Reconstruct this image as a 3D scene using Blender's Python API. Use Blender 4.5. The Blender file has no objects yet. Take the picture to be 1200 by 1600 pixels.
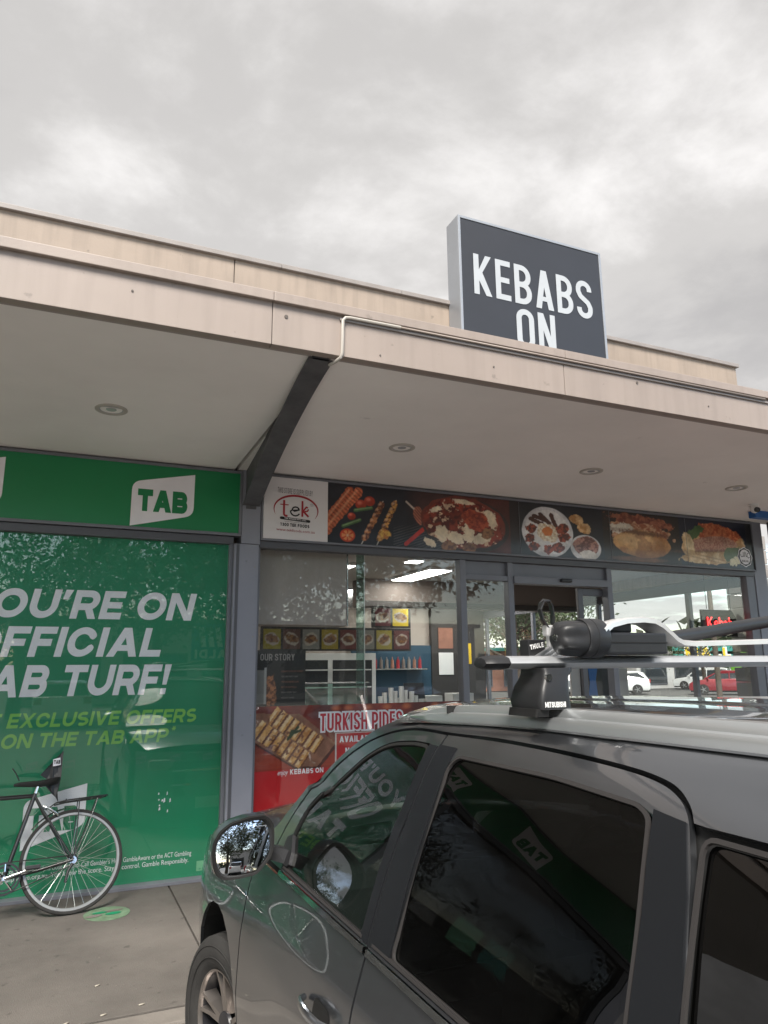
import bpy, bmesh, math, random
import numpy as np
from mathutils import Vector, Matrix
from mathutils.geometry import delaunay_2d_cdt
random.seed(7); rng = np.random.default_rng(7)
SC = bpy.context.scene
COL = SC.collection
R_ = math.radians

# ------------------------------------------------------------------ camera
PITCH, YAW, ROLL, FPX = 0.21388, 0.41637, -0.00905, 1128.57
cam_d = bpy.data.cameras.new('camera'); cam = bpy.data.objects.new('camera', cam_d); COL.objects.link(cam)
fw = Vector((math.sin(YAW)*math.cos(PITCH), math.cos(YAW)*math.cos(PITCH), math.sin(PITCH)))
rt = fw.cross(Vector((0, 0, 1))).normalized(); up = rt.cross(fw)
rt2 = math.cos(ROLL)*rt+math.sin(ROLL)*up; up2 = -math.sin(ROLL)*rt+math.cos(ROLL)*up
mw = Matrix((rt2, up2, -fw)).transposed().to_4x4(); mw.translation = Vector((0, 0, 1.62))
cam.matrix_world = mw
cam_d.sensor_fit = 'VERTICAL'; cam_d.sensor_height = 32.0; cam_d.lens = 32.0*FPX/1600
cam_d.clip_start = 0.02; cam_d.clip_end = 3000
SC.camera = cam

# ------------------------------------------------------------------ world, sun, exposure
SC.view_settings.view_transform = 'Standard'; SC.view_settings.look = 'None'
SC.view_settings.exposure = 1.45; SC.view_settings.gamma = 1.0; SC.view_settings.use_curve_mapping = False
SUN_EL, SUN_AZ = R_(52), R_(205)          # azimuth measured clockwise from +Y
world = bpy.data.worlds.new('World'); SC.world = world; world.use_nodes = True
nt = world.node_tree; nt.nodes.clear()
def wn(t, **k):
    n = nt.nodes.new(t)
    for a, b in k.items(): setattr(n, a, b)
    return n
def wl(a, b): nt.links.new(a, b)
def wmath(op, a, b=None, clamp=False):
    n = wn('ShaderNodeMath', operation=op); n.use_clamp = clamp
    for i, v in enumerate((a, b)):
        if v is None: continue
        if isinstance(v, (int, float)): n.inputs[i].default_value = v
        else: wl(v, n.inputs[i])
    return n.outputs[0]
sky = wn('ShaderNodeTexSky', sky_type='NISHITA', sun_disc=False, sun_elevation=SUN_EL, sun_rotation=SUN_AZ, air_density=1.2, dust_density=1.5)
tc = wn('ShaderNodeTexCoord'); sep = wn('ShaderNodeSeparateXYZ'); wl(tc.outputs['Generated'], sep.inputs[0])
zc = wmath('MAXIMUM', sep.outputs[2], 0.0); zc = wmath('ADD', zc, 0.16)
px_ = wmath('DIVIDE', sep.outputs[0], zc); py_ = wmath('DIVIDE', sep.outputs[1], zc)
cmb = wn('ShaderNodeCombineXYZ'); wl(px_, cmb.inputs[0]); wl(py_, cmb.inputs[1])
def wnoise(scale, detail, rough, dist=0.0, off=(0, 0, 0)):
    m = wn('ShaderNodeMapping'); m.inputs['Location'].default_value = off; wl(cmb.outputs[0], m.inputs['Vector'])
    n = wn('ShaderNodeTexNoise'); n.inputs['Scale'].default_value = scale; n.inputs['Detail'].default_value = detail
    n.inputs['Roughness'].default_value = rough; n.inputs['Distortion'].default_value = dist
    wl(m.outputs[0], n.inputs['Vector']); return n.outputs['Fac']
n1 = wnoise(0.9, 8, 0.5, 0.2, (3.1, 1.7, 0)); n2 = wnoise(2.9, 9, 0.6, 0.15, (1.7, 6.4, 0)); 
mixn = wmath('ADD', wmath('MULTIPLY', n1, 0.68), wmath('MULTIPLY', n2, 0.32))
ramp = wn('ShaderNodeValToRGB'); wl(mixn, ramp.inputs[0])
cr = ramp.color_ramp; cr.interpolation = 'EASE'
cr.elements[0].position = 0.36; cr.elements[0].color = (0.46, 0.45, 0.45, 1)
cr.elements[1].position = 0.64; cr.elements[1].color = (0.95, 0.93, 0.92, 1)
e = cr.elements.new(0.50); e.color = (0.60, 0.585, 0.575, 1)
# brighter towards the horizon ahead, as an overcast deck thins there
el_g = wmath('SUBTRACT', 1.0, wmath('MULTIPLY', sep.outputs[2], 1.0), True)
lift = wmath('ADD', wmath('MULTIPLY', wmath('POWER', el_g, 2.0), 0.42), 0.80)
vm = wn('ShaderNodeVectorMath', operation='SCALE'); wl(ramp.outputs[0], vm.inputs[0]); wl(lift, vm.inputs['Scale'])
bg_c = wn('ShaderNodeBackground'); wl(vm.outputs[0], bg_c.inputs[0]); bg_c.inputs[1].default_value = 0.465
bg_s = wn('ShaderNodeBackground'); wl(sky.outputs[0], bg_s.inputs[0]); bg_s.inputs[1].default_value = 0.14
# cover: closed deck ahead, broken towards the street behind (smooth over azimuth)
n3 = wnoise(1.5, 6, 0.55, 0.2, (1.3, 5.2, 0))
ahead = wmath('ADD', wmath('MULTIPLY', sep.outputs[0], -0.26), wmath('MULTIPLY', sep.outputs[1], 0.30)); ahead = wmath('ADD', ahead, wmath('SUBTRACT', wmath('MULTIPLY', sep.outputs[2], 0.9), 0.10))
cov = wmath('ADD', wmath('MULTIPLY', wmath('SUBTRACT', n3, 0.49), 7.0), wmath('ADD', wmath('MULTIPLY', ahead, 7.0), 0.35), True)
mx = wn('ShaderNodeMixShader'); wl(cov, mx.inputs[0]); wl(bg_s.outputs[0], mx.inputs[1]); wl(bg_c.outputs[0], mx.inputs[2])
wo = wn('ShaderNodeOutputWorld'); wl(mx.outputs[0], wo.inputs[0])
sun_d = bpy.data.lights.new('sun', 'SUN'); sun_d.energy = 3.0; sun_d.angle = R_(25); sun_d.color = (1, 0.95, 0.88)
sun = bpy.data.objects.new('sun', sun_d); COL.objects.link(sun)
sd = Vector((math.sin(SUN_AZ)*math.cos(SUN_EL), math.cos(SUN_AZ)*math.cos(SUN_EL), math.sin(SUN_EL)))
sun.rotation_euler = sd.to_track_quat('Z', 'Y').to_euler()
SC.cycles.transparent_max_bounces = 24; SC.cycles.max_bounces = 10; SC.cycles.glossy_bounces = 6
SC.cycles.use_denoising = True; SC.cycles.sample_clamp_indirect = 6

# ------------------------------------------------------------------ materials
MATS = {}
def newmat(name):
    m = bpy.data.materials.new(name); m.use_nodes = True; MATS[name] = m; return m
def pbr(name, col, rough=0.5, metal=0.0, coat=0.0, coat_r=0.03, var=0.0, vscale=3.0, bump=0.0, bscale=40.0,
        emit=None, estr=0.0, spec=0.5, streak=0.0, spots=None, rvar=0.0, attr=None, stretch=(1, 1, 1)):
    m = newmat(name); t = m.node_tree; b = t.nodes['Principled BSDF']
    b.inputs['Base Color'].default_value = (*col, 1); b.inputs['Roughness'].default_value = rough
    b.inputs['Metallic'].default_value = metal; b.inputs['Coat Weight'].default_value = coat
    b.inputs['Coat Roughness'].default_value = coat_r; b.inputs['Specular IOR Level'].default_value = spec
    if emit: b.inputs['Emission Color'].default_value = (*emit, 1); b.inputs['Emission Strength'].default_value = estr
    tcn = t.nodes.new('ShaderNodeTexCoord'); mp = t.nodes.new('ShaderNodeMapping'); mp.inputs['Scale'].default_value = stretch
    t.links.new(tcn.outputs['Object'], mp.inputs[0])
    def noise(sc, det=5, rgh=0.6):
        n = t.nodes.new('ShaderNodeTexNoise'); n.inputs['Scale'].default_value = sc; n.inputs['Detail'].default_value = det
        n.inputs['Roughness'].default_value = rgh; t.links.new(mp.outputs[0], n.inputs['Vector']); return n.outputs['Fac']
    cur = None
    if attr:
        a = t.nodes.new('ShaderNodeAttribute'); a.attribute_name = attr; cur = a.outputs['Color']
    def mul(cur, fac_socket, lo, hi, a0=0.35, a1=0.65):
        mr = t.nodes.new('ShaderNodeMapRange'); t.links.new(fac_socket, mr.inputs[0])
        mr.inputs[1].default_value = a0; mr.inputs[2].default_value = a1; mr.inputs[3].default_value = lo; mr.inputs[4].default_value = hi
        v = t.nodes.new('ShaderNodeVectorMath'); v.operation = 'SCALE'
        if cur is None: v.inputs[0].default_value = col
        else: t.links.new(cur, v.inputs[0])
        t.links.new(mr.outputs[0], v.inputs['Scale']); return v.outputs[0]
    if var: cur = mul(cur, noise(vscale), 1-var, 1+var)
    if streak:
        m2 = t.nodes.new('ShaderNodeMapping'); m2.inputs['Scale'].default_value = (9, 9, 0.7); t.links.new(tcn.outputs['Object'], m2.inputs[0])
        n = t.nodes.new('ShaderNodeTexNoise'); n.inputs['Scale'].default_value = 1.5; n.inputs['Detail'].default_value = 6
        t.links.new(m2.outputs[0], n.inputs['Vector']); cur = mul(cur, n.outputs['Fac'], 1-streak, 1.0, 0.30, 0.55)
    if spots: cur = mul(cur, noise(spots[0], 3, 0.5), 1.0, 1-spots[1], spots[2], spots[2]+0.05)
    if cur is not None: t.links.new(cur, b.inputs['Base Color'])
    if rvar:
        mr = t.nodes.new('ShaderNodeMapRange'); t.links.new(noise(6), mr.inputs[0]); mr.inputs[1].default_value = .3; mr.inputs[2].default_value = .7
        mr.inputs[3].default_value = max(0, rough-rvar); mr.inputs[4].default_value = rough+rvar; t.links.new(mr.outputs[0], b.inputs['Roughness'])
    if bump:
        bp = t.nodes.new('ShaderNodeBump'); bp.inputs['Strength'].default_value = bump; bp.inputs['Distance'].default_value = 0.01
        t.links.new(noise(bscale), bp.inputs['Height']); t.links.new(bp.outputs[0], b.inputs['Normal'])
    return m
def glassmat(name, tint, f0=0.06, dirt=0.0, wav=0.0):
    m = newmat(name); t = m.node_tree; t.nodes.clear()
    N = t.nodes.new; L = t.links.new
    geo = N('ShaderNodeNewGeometry'); dot = N('ShaderNodeVectorMath'); dot.operation = 'DOT_PRODUCT'
    L(geo.outputs['Incoming'], dot.inputs[0]); L(geo.outputs['Normal'], dot.inputs[1])
    def mt(op, a, b=None):
        n = N('ShaderNodeMath'); n.operation = op; n.use_clamp = False
        for i, v in enumerate((a, b)):
            if v is None: continue
            if isinstance(v, (int, float)): n.inputs[i].default_value = v
            else: L(v, n.inputs[i])
        return n.outputs[0]
    c = mt('ABSOLUTE', dot.outputs['Value']); f = mt('POWER', mt('SUBTRACT', 1.0, c), 5.0)
    f = mt('ADD', mt('MULTIPLY', f, 1-f0), f0)
    tr = N('ShaderNodeBsdfTransparent'); tr.inputs[0].default_value = (*tint, 1)
    gl = N('ShaderNodeBsdfGlossy'); gl.inputs['Roughness'].default_value = 0.0; gl.inputs[0].default_value = (1, 1, 1, 1)
    if wav:
        tcn = N('ShaderNodeTexCoord'); nz = N('ShaderNodeTexNoise'); nz.inputs['Scale'].default_value = 1.3; nz.inputs['Detail'].default_value = 1
        L(tcn.outputs['Object'], nz.inputs['Vector']); bp = N('ShaderNodeBump'); bp.inputs['Strength'].default_value = wav; bp.inputs['Distance'].default_value = 0.02
        L(nz.outputs['Fac'], bp.inputs['Height']); L(bp.outputs[0], gl.inputs['Normal'])
    mx = N('ShaderNodeMixShader'); L(f, mx.inputs[0]); L(tr.outputs[0], mx.inputs[1]); L(gl.outputs[0], mx.inputs[2])
    last = mx.outputs[0]
    if dirt:
        tcn = N('ShaderNodeTexCoord'); nz = N('ShaderNodeTexNoise'); nz.inputs['Scale'].default_value = 5; nz.inputs['Detail'].default_value = 8
        L(tcn.outputs['Object'], nz.inputs['Vector']); mr = N('ShaderNodeMapRange'); L(nz.outputs['Fac'], mr.inputs[0])
        mr.inputs[1].default_value = .35; mr.inputs[2].default_value = .75; mr.inputs[3].default_value = dirt*.3; mr.inputs[4].default_value = dirt
        df = N('ShaderNodeBsdfDiffuse'); df.inputs[0].default_value = (.5, .48, .45, 1)
        m2 = N('ShaderNodeMixShader'); L(mr.outputs[0], m2.inputs[0]); L(last, m2.inputs[1]); L(df.outputs[0], m2.inputs[2]); last = m2.outputs[0]
    o = N('ShaderNodeOutputMaterial'); L(last, o.inputs[0]); return m

M = {}
M['fascia'] = pbr('fascia_paint', (.30, .248, .216), .5, var=.05, vscale=1.2, streak=.10, bump=.05, bscale=90, spots=(14, .25, .70))
M['parapet'] = pbr('parapet_paint', (.30, .242, .195), .7, var=.07, vscale=1.5, streak=.16, bump=.08, bscale=60, spots=(9, .3, .68))
M['cap'] = pbr('cap_metal', (.24, .215, .20), .5, var=.1, vscale=4)
M['seam'] = pbr('dark_joint', (.10, .085, .075), .8)
M['soffit'] = pbr('soffit_paint', (.80, .76, .73), .75, var=.05, vscale=.8, spots=(5, .18, .715), bump=.03, bscale=20)
M['soffit_shade'] = pbr('soffit_shade_tone', (.33, .29, .27), .7)
M['steel'] = pbr('dark_steel_paint', (.085, .086, .092), .5, var=.2, vscale=5, streak=.2)
M['alu'] = pbr('frame_powdercoat', (.155, .162, .185), .42, var=.04, vscale=4, metal=.0, rvar=.05)
M['alu_dark'] = pbr('frame_powdercoat_dark', (.085, .088, .10), .42)
M['pillar'] = pbr('pillar_cladding', (.235, .245, .285), .5, var=.04, vscale=3, spots=(25, .2, .72))
M['green'] = pbr('green_vinyl', (.008, .20, .068), .42, coat=.0, var=.04, vscale=1.0)
M['green_film'] = pbr('green_window_film', (.007, .215, .10), .5, var=.08, vscale=.8)
M['lime'] = pbr('lime_vinyl', (.20, .50, .09), .5)
M['paleg'] = pbr('pale_green_vinyl', (.16, .42, .24), .5)
M['faintg'] = pbr('faint_green_vinyl', (.03, .22, .12), .5)
M['white_v'] = pbr('white_vinyl', (.80, .78, .82), .5, var=.03, vscale=5)
M['white'] = pbr('white_paint', (.75, .75, .74), .5)
M['black'] = pbr('black_plastic', (.018, .018, .02), .42, bump=.1, bscale=400)
M['black_s'] = pbr('black_satin', (.022, .023, .026), .3)
M['signdark'] = pbr('sign_charcoal_face', (.024, .025, .030), .45, var=.06, vscale=2)
M['silver'] = pbr('silver_cabinet', (.30, .315, .34), .4, metal=.25, var=.04)
M['signlet'] = pbr('sign_letter_grey', (.38, .40, .42), .5, var=.03, vscale=6)
M['red'] = pbr('red_vinyl', (.45, .006, .012), .45, var=.05)
M['redtxt'] = pbr('red_ink', (.50, .01, .03), .5)
M['maroon'] = pbr('maroon_ink', (.33, .02, .03), .5)
M['ink'] = pbr('black_ink', (.012, .012, .014), .5)
M['print'] = pbr('printed_vinyl', (1, 1, 1), .38, attr='Col', coat=.35, coat_r=.12)
M['print_in'] = pbr('printed_panel', (1, 1, 1), .5, attr='Col')
M['tekwhite'] = pbr('white_board', (.66, .64, .645), .45)
M['pave'] = pbr('footpath_concrete', (.108, .097, .087), .85, var=.22, vscale=1.1, bump=.6, bscale=160, rvar=.1, streak=.0, spots=(13, .35, .66))
M['kerb'] = pbr('kerb_concrete', (.16, .144, .128), .85, var=.12, vscale=4, bump=.3, bscale=100)
M['concrete'] = pbr('carpark_bounce_ground', (.15, .143, .134), .9, var=.15, vscale=1.2, bump=.3, bscale=120)  # pale ground made up to bounce light onto the soffit
M['asphalt'] = pbr('asphalt', (.10, .098, .094), .9, var=.2, vscale=2, bump=.5, bscale=150)
M['line'] = pbr('road_paint', (.7, .7, .68), .7, var=.1)
M['paint'] = pbr('grey_car_paint', (.17, .180, .196), .28, metal=.92, coat=1.0, coat_r=.02, var=.02, bump=.004, bscale=900)
M['applique'] = pbr('pillar_applique', (.010, .011, .013), .55, spec=.12)
M['rubber'] = pbr('window_rubber', (.03, .028, .028), .6, spec=.2)
M['rubber_d'] = pbr('dark_rubber', (.014, .014, .014), .6, spec=.2)
M['chrome'] = pbr('chrome', (.80, .82, .82), .06, metal=1)
M['railm'] = pbr('roof_rail_silver', (.46, .48, .49), .30, metal=.75, coat=.4)
M['barm'] = pbr('anodised_bar', (.66, .68, .70), .36, metal=.8)
M['armm'] = pbr('carrier_silver', (.62, .62, .62), .33, metal=.55, var=.03, vscale=10)
M['knob'] = pbr('carrier_black', (.017, .0175, .019), .42, spec=.4, bump=.05, bscale=300, var=.1, vscale=20)
M['tyre'] = pbr('tyre_rubber', (.022, .021, .020), .8, bump=.2, bscale=80, var=.2, vscale=12)
M['alloy'] = pbr('machined_alloy', (.34, .31, .29), .35, metal=.9)
M['alloy_d'] = pbr('alloy_dark', (.02, .02, .023), .35)
M['mirrorg'] = pbr('mirror_glass', (.60, .63, .67), .0, metal=1)
M['lens'] = pbr('clear_lens', (.5, .5, .5), .1, coat=1)
M['redlens'] = pbr('red_lens', (.35, .01, .01), .15, coat=1)
M['cabin'] = pbr('cabin_trim', (.018, .018, .019), .8)
M['cabin_l'] = pbr('cabin_lining', (.12, .115, .11), .9)
M['glass'] = glassmat('shop_glass', (.965, .98, .975), .034, dirt=.008, wav=.0)
M['glass_g'] = glassmat('glass_fin', (.62, .80, .75), .07, dirt=.12)
M['carglass'] = glassmat('car_front_glass', (.46, .58, .53), .075, dirt=.006)
M['carglass_d'] = glassmat('car_privacy_glass', (.035, .038, .042), .038, dirt=.003)
M['wall_in'] = pbr('interior_wall', (.42, .37, .33), .8, var=.05)
M['wall_blue'] = pbr('interior_blue_wall', (.014, .055, .095), .6)
M['ceil_in'] = pbr('interior_ceiling', (.46, .43, .39), .85)
M['floor_in'] = pbr('interior_floor', (.16, .14, .13), .4)
M['dark_in'] = pbr('interior_dark_trim', (.035, .03, .028), .5)
M['brown_in'] = pbr('bulkhead_brown', (.17, .14, .125), .7)
M['blind'] = pbr('taupe_panel', (.34, .30, .28), .55, var=.06, stretch=(3, 3, .3))
M['lamp'] = pbr('light_diffuser', (.9, .9, .9), .5, emit=(1, .97, .9), estr=9.0)
M['steel_in'] = pbr('stainless', (.5, .5, .5), .25, metal=1)
M['cup'] = pbr('white_cup', (.42, .42, .41), .5)
M['neon'] = pbr('neon_tube', (.8, .02, .02), .4, emit=(1, .03, .03), estr=2.2)
M['leaf'] = pbr('leaf_green', (.035, .055, .018), .6, var=.35, vscale=2)
M['bark'] = pbr('bark', (.09, .07, .055), .9, var=.3, vscale=8, bump=.5)
M['brick'] = pbr('brick_far', (.28, .13, .09), .8, var=.15, vscale=6)
M['teal'] = pbr('teal_metal', (.05, .26, .22), .5)
M['farwall'] = pbr('far_render', (.42, .41, .40), .8, var=.06)
M['lime_wall'] = pbr('lime_panel', (.20, .50, .06), .6)
M['yellow'] = pbr('yellow_vinyl', (.75, .50, .02), .5)
M['farglass'] = pbr('far_window', (.03, .035, .04), .1, coat=1)
M['bikeblack'] = pbr('bike_enamel', (.014, .013, .013), .28, coat=.6, var=.1)
M['rim'] = pbr('rim_alloy', (.34, .35, .35), .42, metal=.7)
M['spoke'] = pbr('spoke_steel', (.55, .58, .56), .35, metal=.8)
M['seatl'] = pbr('saddle_vinyl', (.022, .022, .023), .42, bump=.1, bscale=200)
M['cable'] = pbr('white_conduit', (.42, .39, .35), .5)
M['disc'] = pbr('floor_sticker_green', (.13, .20, .125), .6, var=.2, vscale=14)
M['butt'] = pbr('cigarette_paper', (.34, .31, .26), .8)
M['block'] = pbr('block_pillar', (.33, .31, .30), .85, var=.08, bump=.3)
M['blue_v'] = pbr('blue_vinyl', (.02, .11, .33), .5)
def paint(name, c): 
    M[name] = pbr(name, c, .35, metal=.2, coat=1, coat_r=.03)
paint('paint_red', (.22, .012, .02)); paint('paint_white', (.68, .68, .67)); paint('paint_hatch', (.16, .17, .18)); paint('paint_dred', (.10, .008, .012)); paint('paint_silver', (.42, .43, .44)); paint('paint_blue', (.02, .05, .14))

# ------------------------------------------------------------------ helpers
def tag(o, label=None, cat=None, group=None, kind=None):
    if label: o['label'] = label
    if cat: o['category'] = cat
    if group: o['group'] = group
    if kind: o['kind'] = kind
    return o
def thing(name, label, cat, loc=(0, 0, 0), rot=(0, 0, 0), group=None):
    o = bpy.data.objects.new(name, None); COL.objects.link(o); o.location = loc; o.rotation_euler = rot
    o.empty_display_size = .2
    return tag(o, label, cat, group)
bpy_world = {}
def wloc(p):
    m = Matrix.Identity(4)
    while p is not None:
        m = p.matrix_basis @ m; p = p.parent
    return m
def link(name, me, m, parent=None, local=False, smooth=False, kind=None, label=None):
    """me is in world coordinates unless local; parent keeps it there"""
    o = bpy.data.objects.new(name, me); COL.objects.link(o)
    if m is not None: me.materials.clear(); me.materials.append(M[m])
    if smooth:
        me.polygons.foreach_set('use_smooth', [True]*len(me.polygons))
    if parent is not None:
        if not local: me.transform(wloc(parent).inverted())
        o.parent = parent
    if kind: o['kind'] = kind
    if label: o['label'] = label
    return o
def mesh(name, vs, fs, m, parent=None, local=False, smooth=False, kind=None, label=None):
    me = bpy.data.meshes.new(name); me.from_pydata([tuple(v) for v in vs], [], fs); me.update()
    return link(name, me, m, parent, local, smooth, kind, label)
class MB:
    def __init__(s): s.bm = bmesh.new()
    def box(s, x0, x1, y0, y1, z0, z1, bev=0.0, mtx=None):
        r = bmesh.ops.create_cube(s.bm, size=1.0)['verts']
        for v in r: v.co = Vector(((x0+x1)/2+v.co.x*(x1-x0), (y0+y1)/2+v.co.y*(y1-y0), (z0+z1)/2+v.co.z*(z1-z0)))
        if bev:
            es = list({e for v in r for e in v.link_edges})
            rr = bmesh.ops.bevel(s.bm, geom=es, offset=bev, segments=2, profile=.6, affect='EDGES'); r = [v for v in rr['verts']] if mtx else r
        if mtx: bmesh.ops.transform(s.bm, matrix=mtx, verts=list({v for v in r}))
        return s
    def cyl(s, a, b, r0, r1=None, n=12, caps=True):
        a, b = Vector(a), Vector(b); r1 = r0 if r1 is None else r1
        d = (b-a); q = d.to_track_quat('Z', 'Y').to_matrix().to_4x4(); q.translation = (a+b)/2
        bmesh.ops.create_cone(s.bm, cap_ends=caps, segments=n, radius1=r0, radius2=r1, depth=d.length, matrix=q); return s
    def tube(s, pts, rad, n=8, closed=False):
        pts = [Vector(p) for p in pts]; k = len(pts); rings = []
        prev = None
        for i, p in enumerate(pts):
            a = pts[i-1] if (i > 0 or closed) else p; b = pts[(i+1) % k] if (i < k-1 or closed) else p
            t = (b-a).normalized()
            if prev is None:
                u = t.orthogonal().normalized()
            else: u = (prev-t*prev.dot(t)).normalized()
            prev = u; w = t.cross(u); r = rad[i] if isinstance(rad, (list, tuple)) else rad
            rings.append([s.bm.verts.new(p+r*(math.cos(2*math.pi*j/n)*u+math.sin(2*math.pi*j/n)*w)) for j in range(n)])
        for i in range(k if closed else k-1):
            A, B = rings[i], rings[(i+1) % k]
            if closed and i == k-1:
                off = min(range(n), key=lambda o: (A[0].co-B[o].co).length); B = B[off:]+B[:off]
            for j in range(n): s.bm.faces.new((A[j], A[(j+1) % n], B[(j+1) % n], B[j]))
        if not closed:
            s.bm.faces.new(rings[0][::-1]); s.bm.faces.new(rings[-1])
        return s
    def prism(s, poly, axis, a0, a1):
        """poly: 2D points in the two other axes (in order), extruded on axis from a0 to a1"""
        def P(u, v, w): return {'x': (w, u, v), 'y': (u, w, v), 'z': (u, v, w)}[axis]
        A = [s.bm.verts.new(P(u, v, a0)) for u, v in poly]; B = [s.bm.verts.new(P(u, v, a1)) for u, v in poly]
        n = len(poly)
        for i in range(n): s.bm.faces.new((A[i], A[(i+1) % n], B[(i+1) % n], B[i]))
        s.bm.faces.new(A[::-1]); s.bm.faces.new(B); return s
    def loft(s, rings, caps=True):
        V = [[s.bm.verts.new(p) for p in r] for r in rings]; n = len(V[0])
        for i in range(len(V)-1):
            for j in range(n): s.bm.faces.new((V[i][j], V[i][(j+1) % n], V[i+1][(j+1) % n], V[i+1][j]))
        if caps: s.bm.faces.new(V[0][::-1]); s.bm.faces.new(V[-1])
        return s
    def build(s, name, m, parent=None, local=False, smooth=False, kind=None, label=None):
        bmesh.ops.recalc_face_normals(s.bm, faces=s.bm.faces)
        if smooth:
            for e in s.bm.edges:
                if len(e.link_faces) == 2 and e.calc_face_angle(0) > R_(38): e.smooth = False
        me = bpy.data.meshes.new(name); s.bm.to_mesh(me); s.bm.free()
        return link(name, me, m, parent, local, smooth, kind, label)
def box(name, x0, x1, y0, y1, z0, z1, m, parent=None, bev=0.004, **k):
    return MB().box(x0, x1, y0, y1, z0, z1, bev).build(name, m, parent, **k)
def grid(name, P, m, parent=None, smooth=True, **k):
    """P: list of rows of points"""
    nr, nc = len(P), len(P[0]); vs = [p for r in P for p in r]
    fs = [(i*nc+j, i*nc+j+1, (i+1)*nc+j+1, (i+1)*nc+j) for i in range(nr-1) for j in range(nc-1)]
    return mesh(name, vs, fs, m, parent, smooth=smooth, **k)

def ccw(p):
    a = sum(p[i-1][0]*p[i][1]-p[i][0]*p[i-1][1] for i in range(len(p)))
    return list(p) if a > 0 else list(p)[::-1]
# ---- monoline lettering -------------------------------------------------
def stroke(pts, t):
    pts = [np.array(p, float) for p in pts]; pts = [p for i, p in enumerate(pts) if i == 0 or np.hypot(*(p-pts[i-1])) > 1e-5*t+t*.02]; n = len(pts); Lf, Rt = [], []
    for i in range(n):
        d1 = pts[i]-pts[i-1] if i else pts[1]-pts[0]; d2 = pts[i+1]-pts[i] if i < n-1 else pts[-1]-pts[-2]
        d1 = d1/np.hypot(*d1); d2 = d2/np.hypot(*d2); n1 = np.array([-d1[1], d1[0]]); n2 = np.array([-d2[1], d2[0]])
        m_ = n1+n2; m_ = m_/np.hypot(*m_); k = (t/2)/max(.35, m_@n1)
        Lf.append(pts[i]+m_*k); Rt.append(pts[i]-m_*k)
    return [tuple(p) for p in Lf+Rt[::-1]]
def strokes(pts, t):
    out = []; pts = [np.array(p, float) for p in pts]; pts = [p for i, p in enumerate(pts) if i == 0 or np.hypot(*(p-pts[i-1])) > t*.02]
    for i in range(len(pts)-1):
        a, b = pts[i], pts[i+1]; d = (b-a)/np.hypot(*(b-a)); n = np.array([-d[1], d[0]])*t/2
        out.append([tuple(a+n), tuple(a-n), tuple(b-n), tuple(b+n)])
        if i: out.append([(a[0]+t/2*.995*math.cos(q+.11), a[1]+t/2*.995*math.sin(q+.11)) for q in np.linspace(0, 2*math.pi, 11)[:-1]])
    return out
def arc(cx, cy, rx, ry, a0, a1, n=12):
    return [(cx+rx*math.cos(R_(a0+(a1-a0)*i/n)), cy+ry*math.sin(R_(a0+(a1-a0)*i/n))) for i in range(n+1)]
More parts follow.
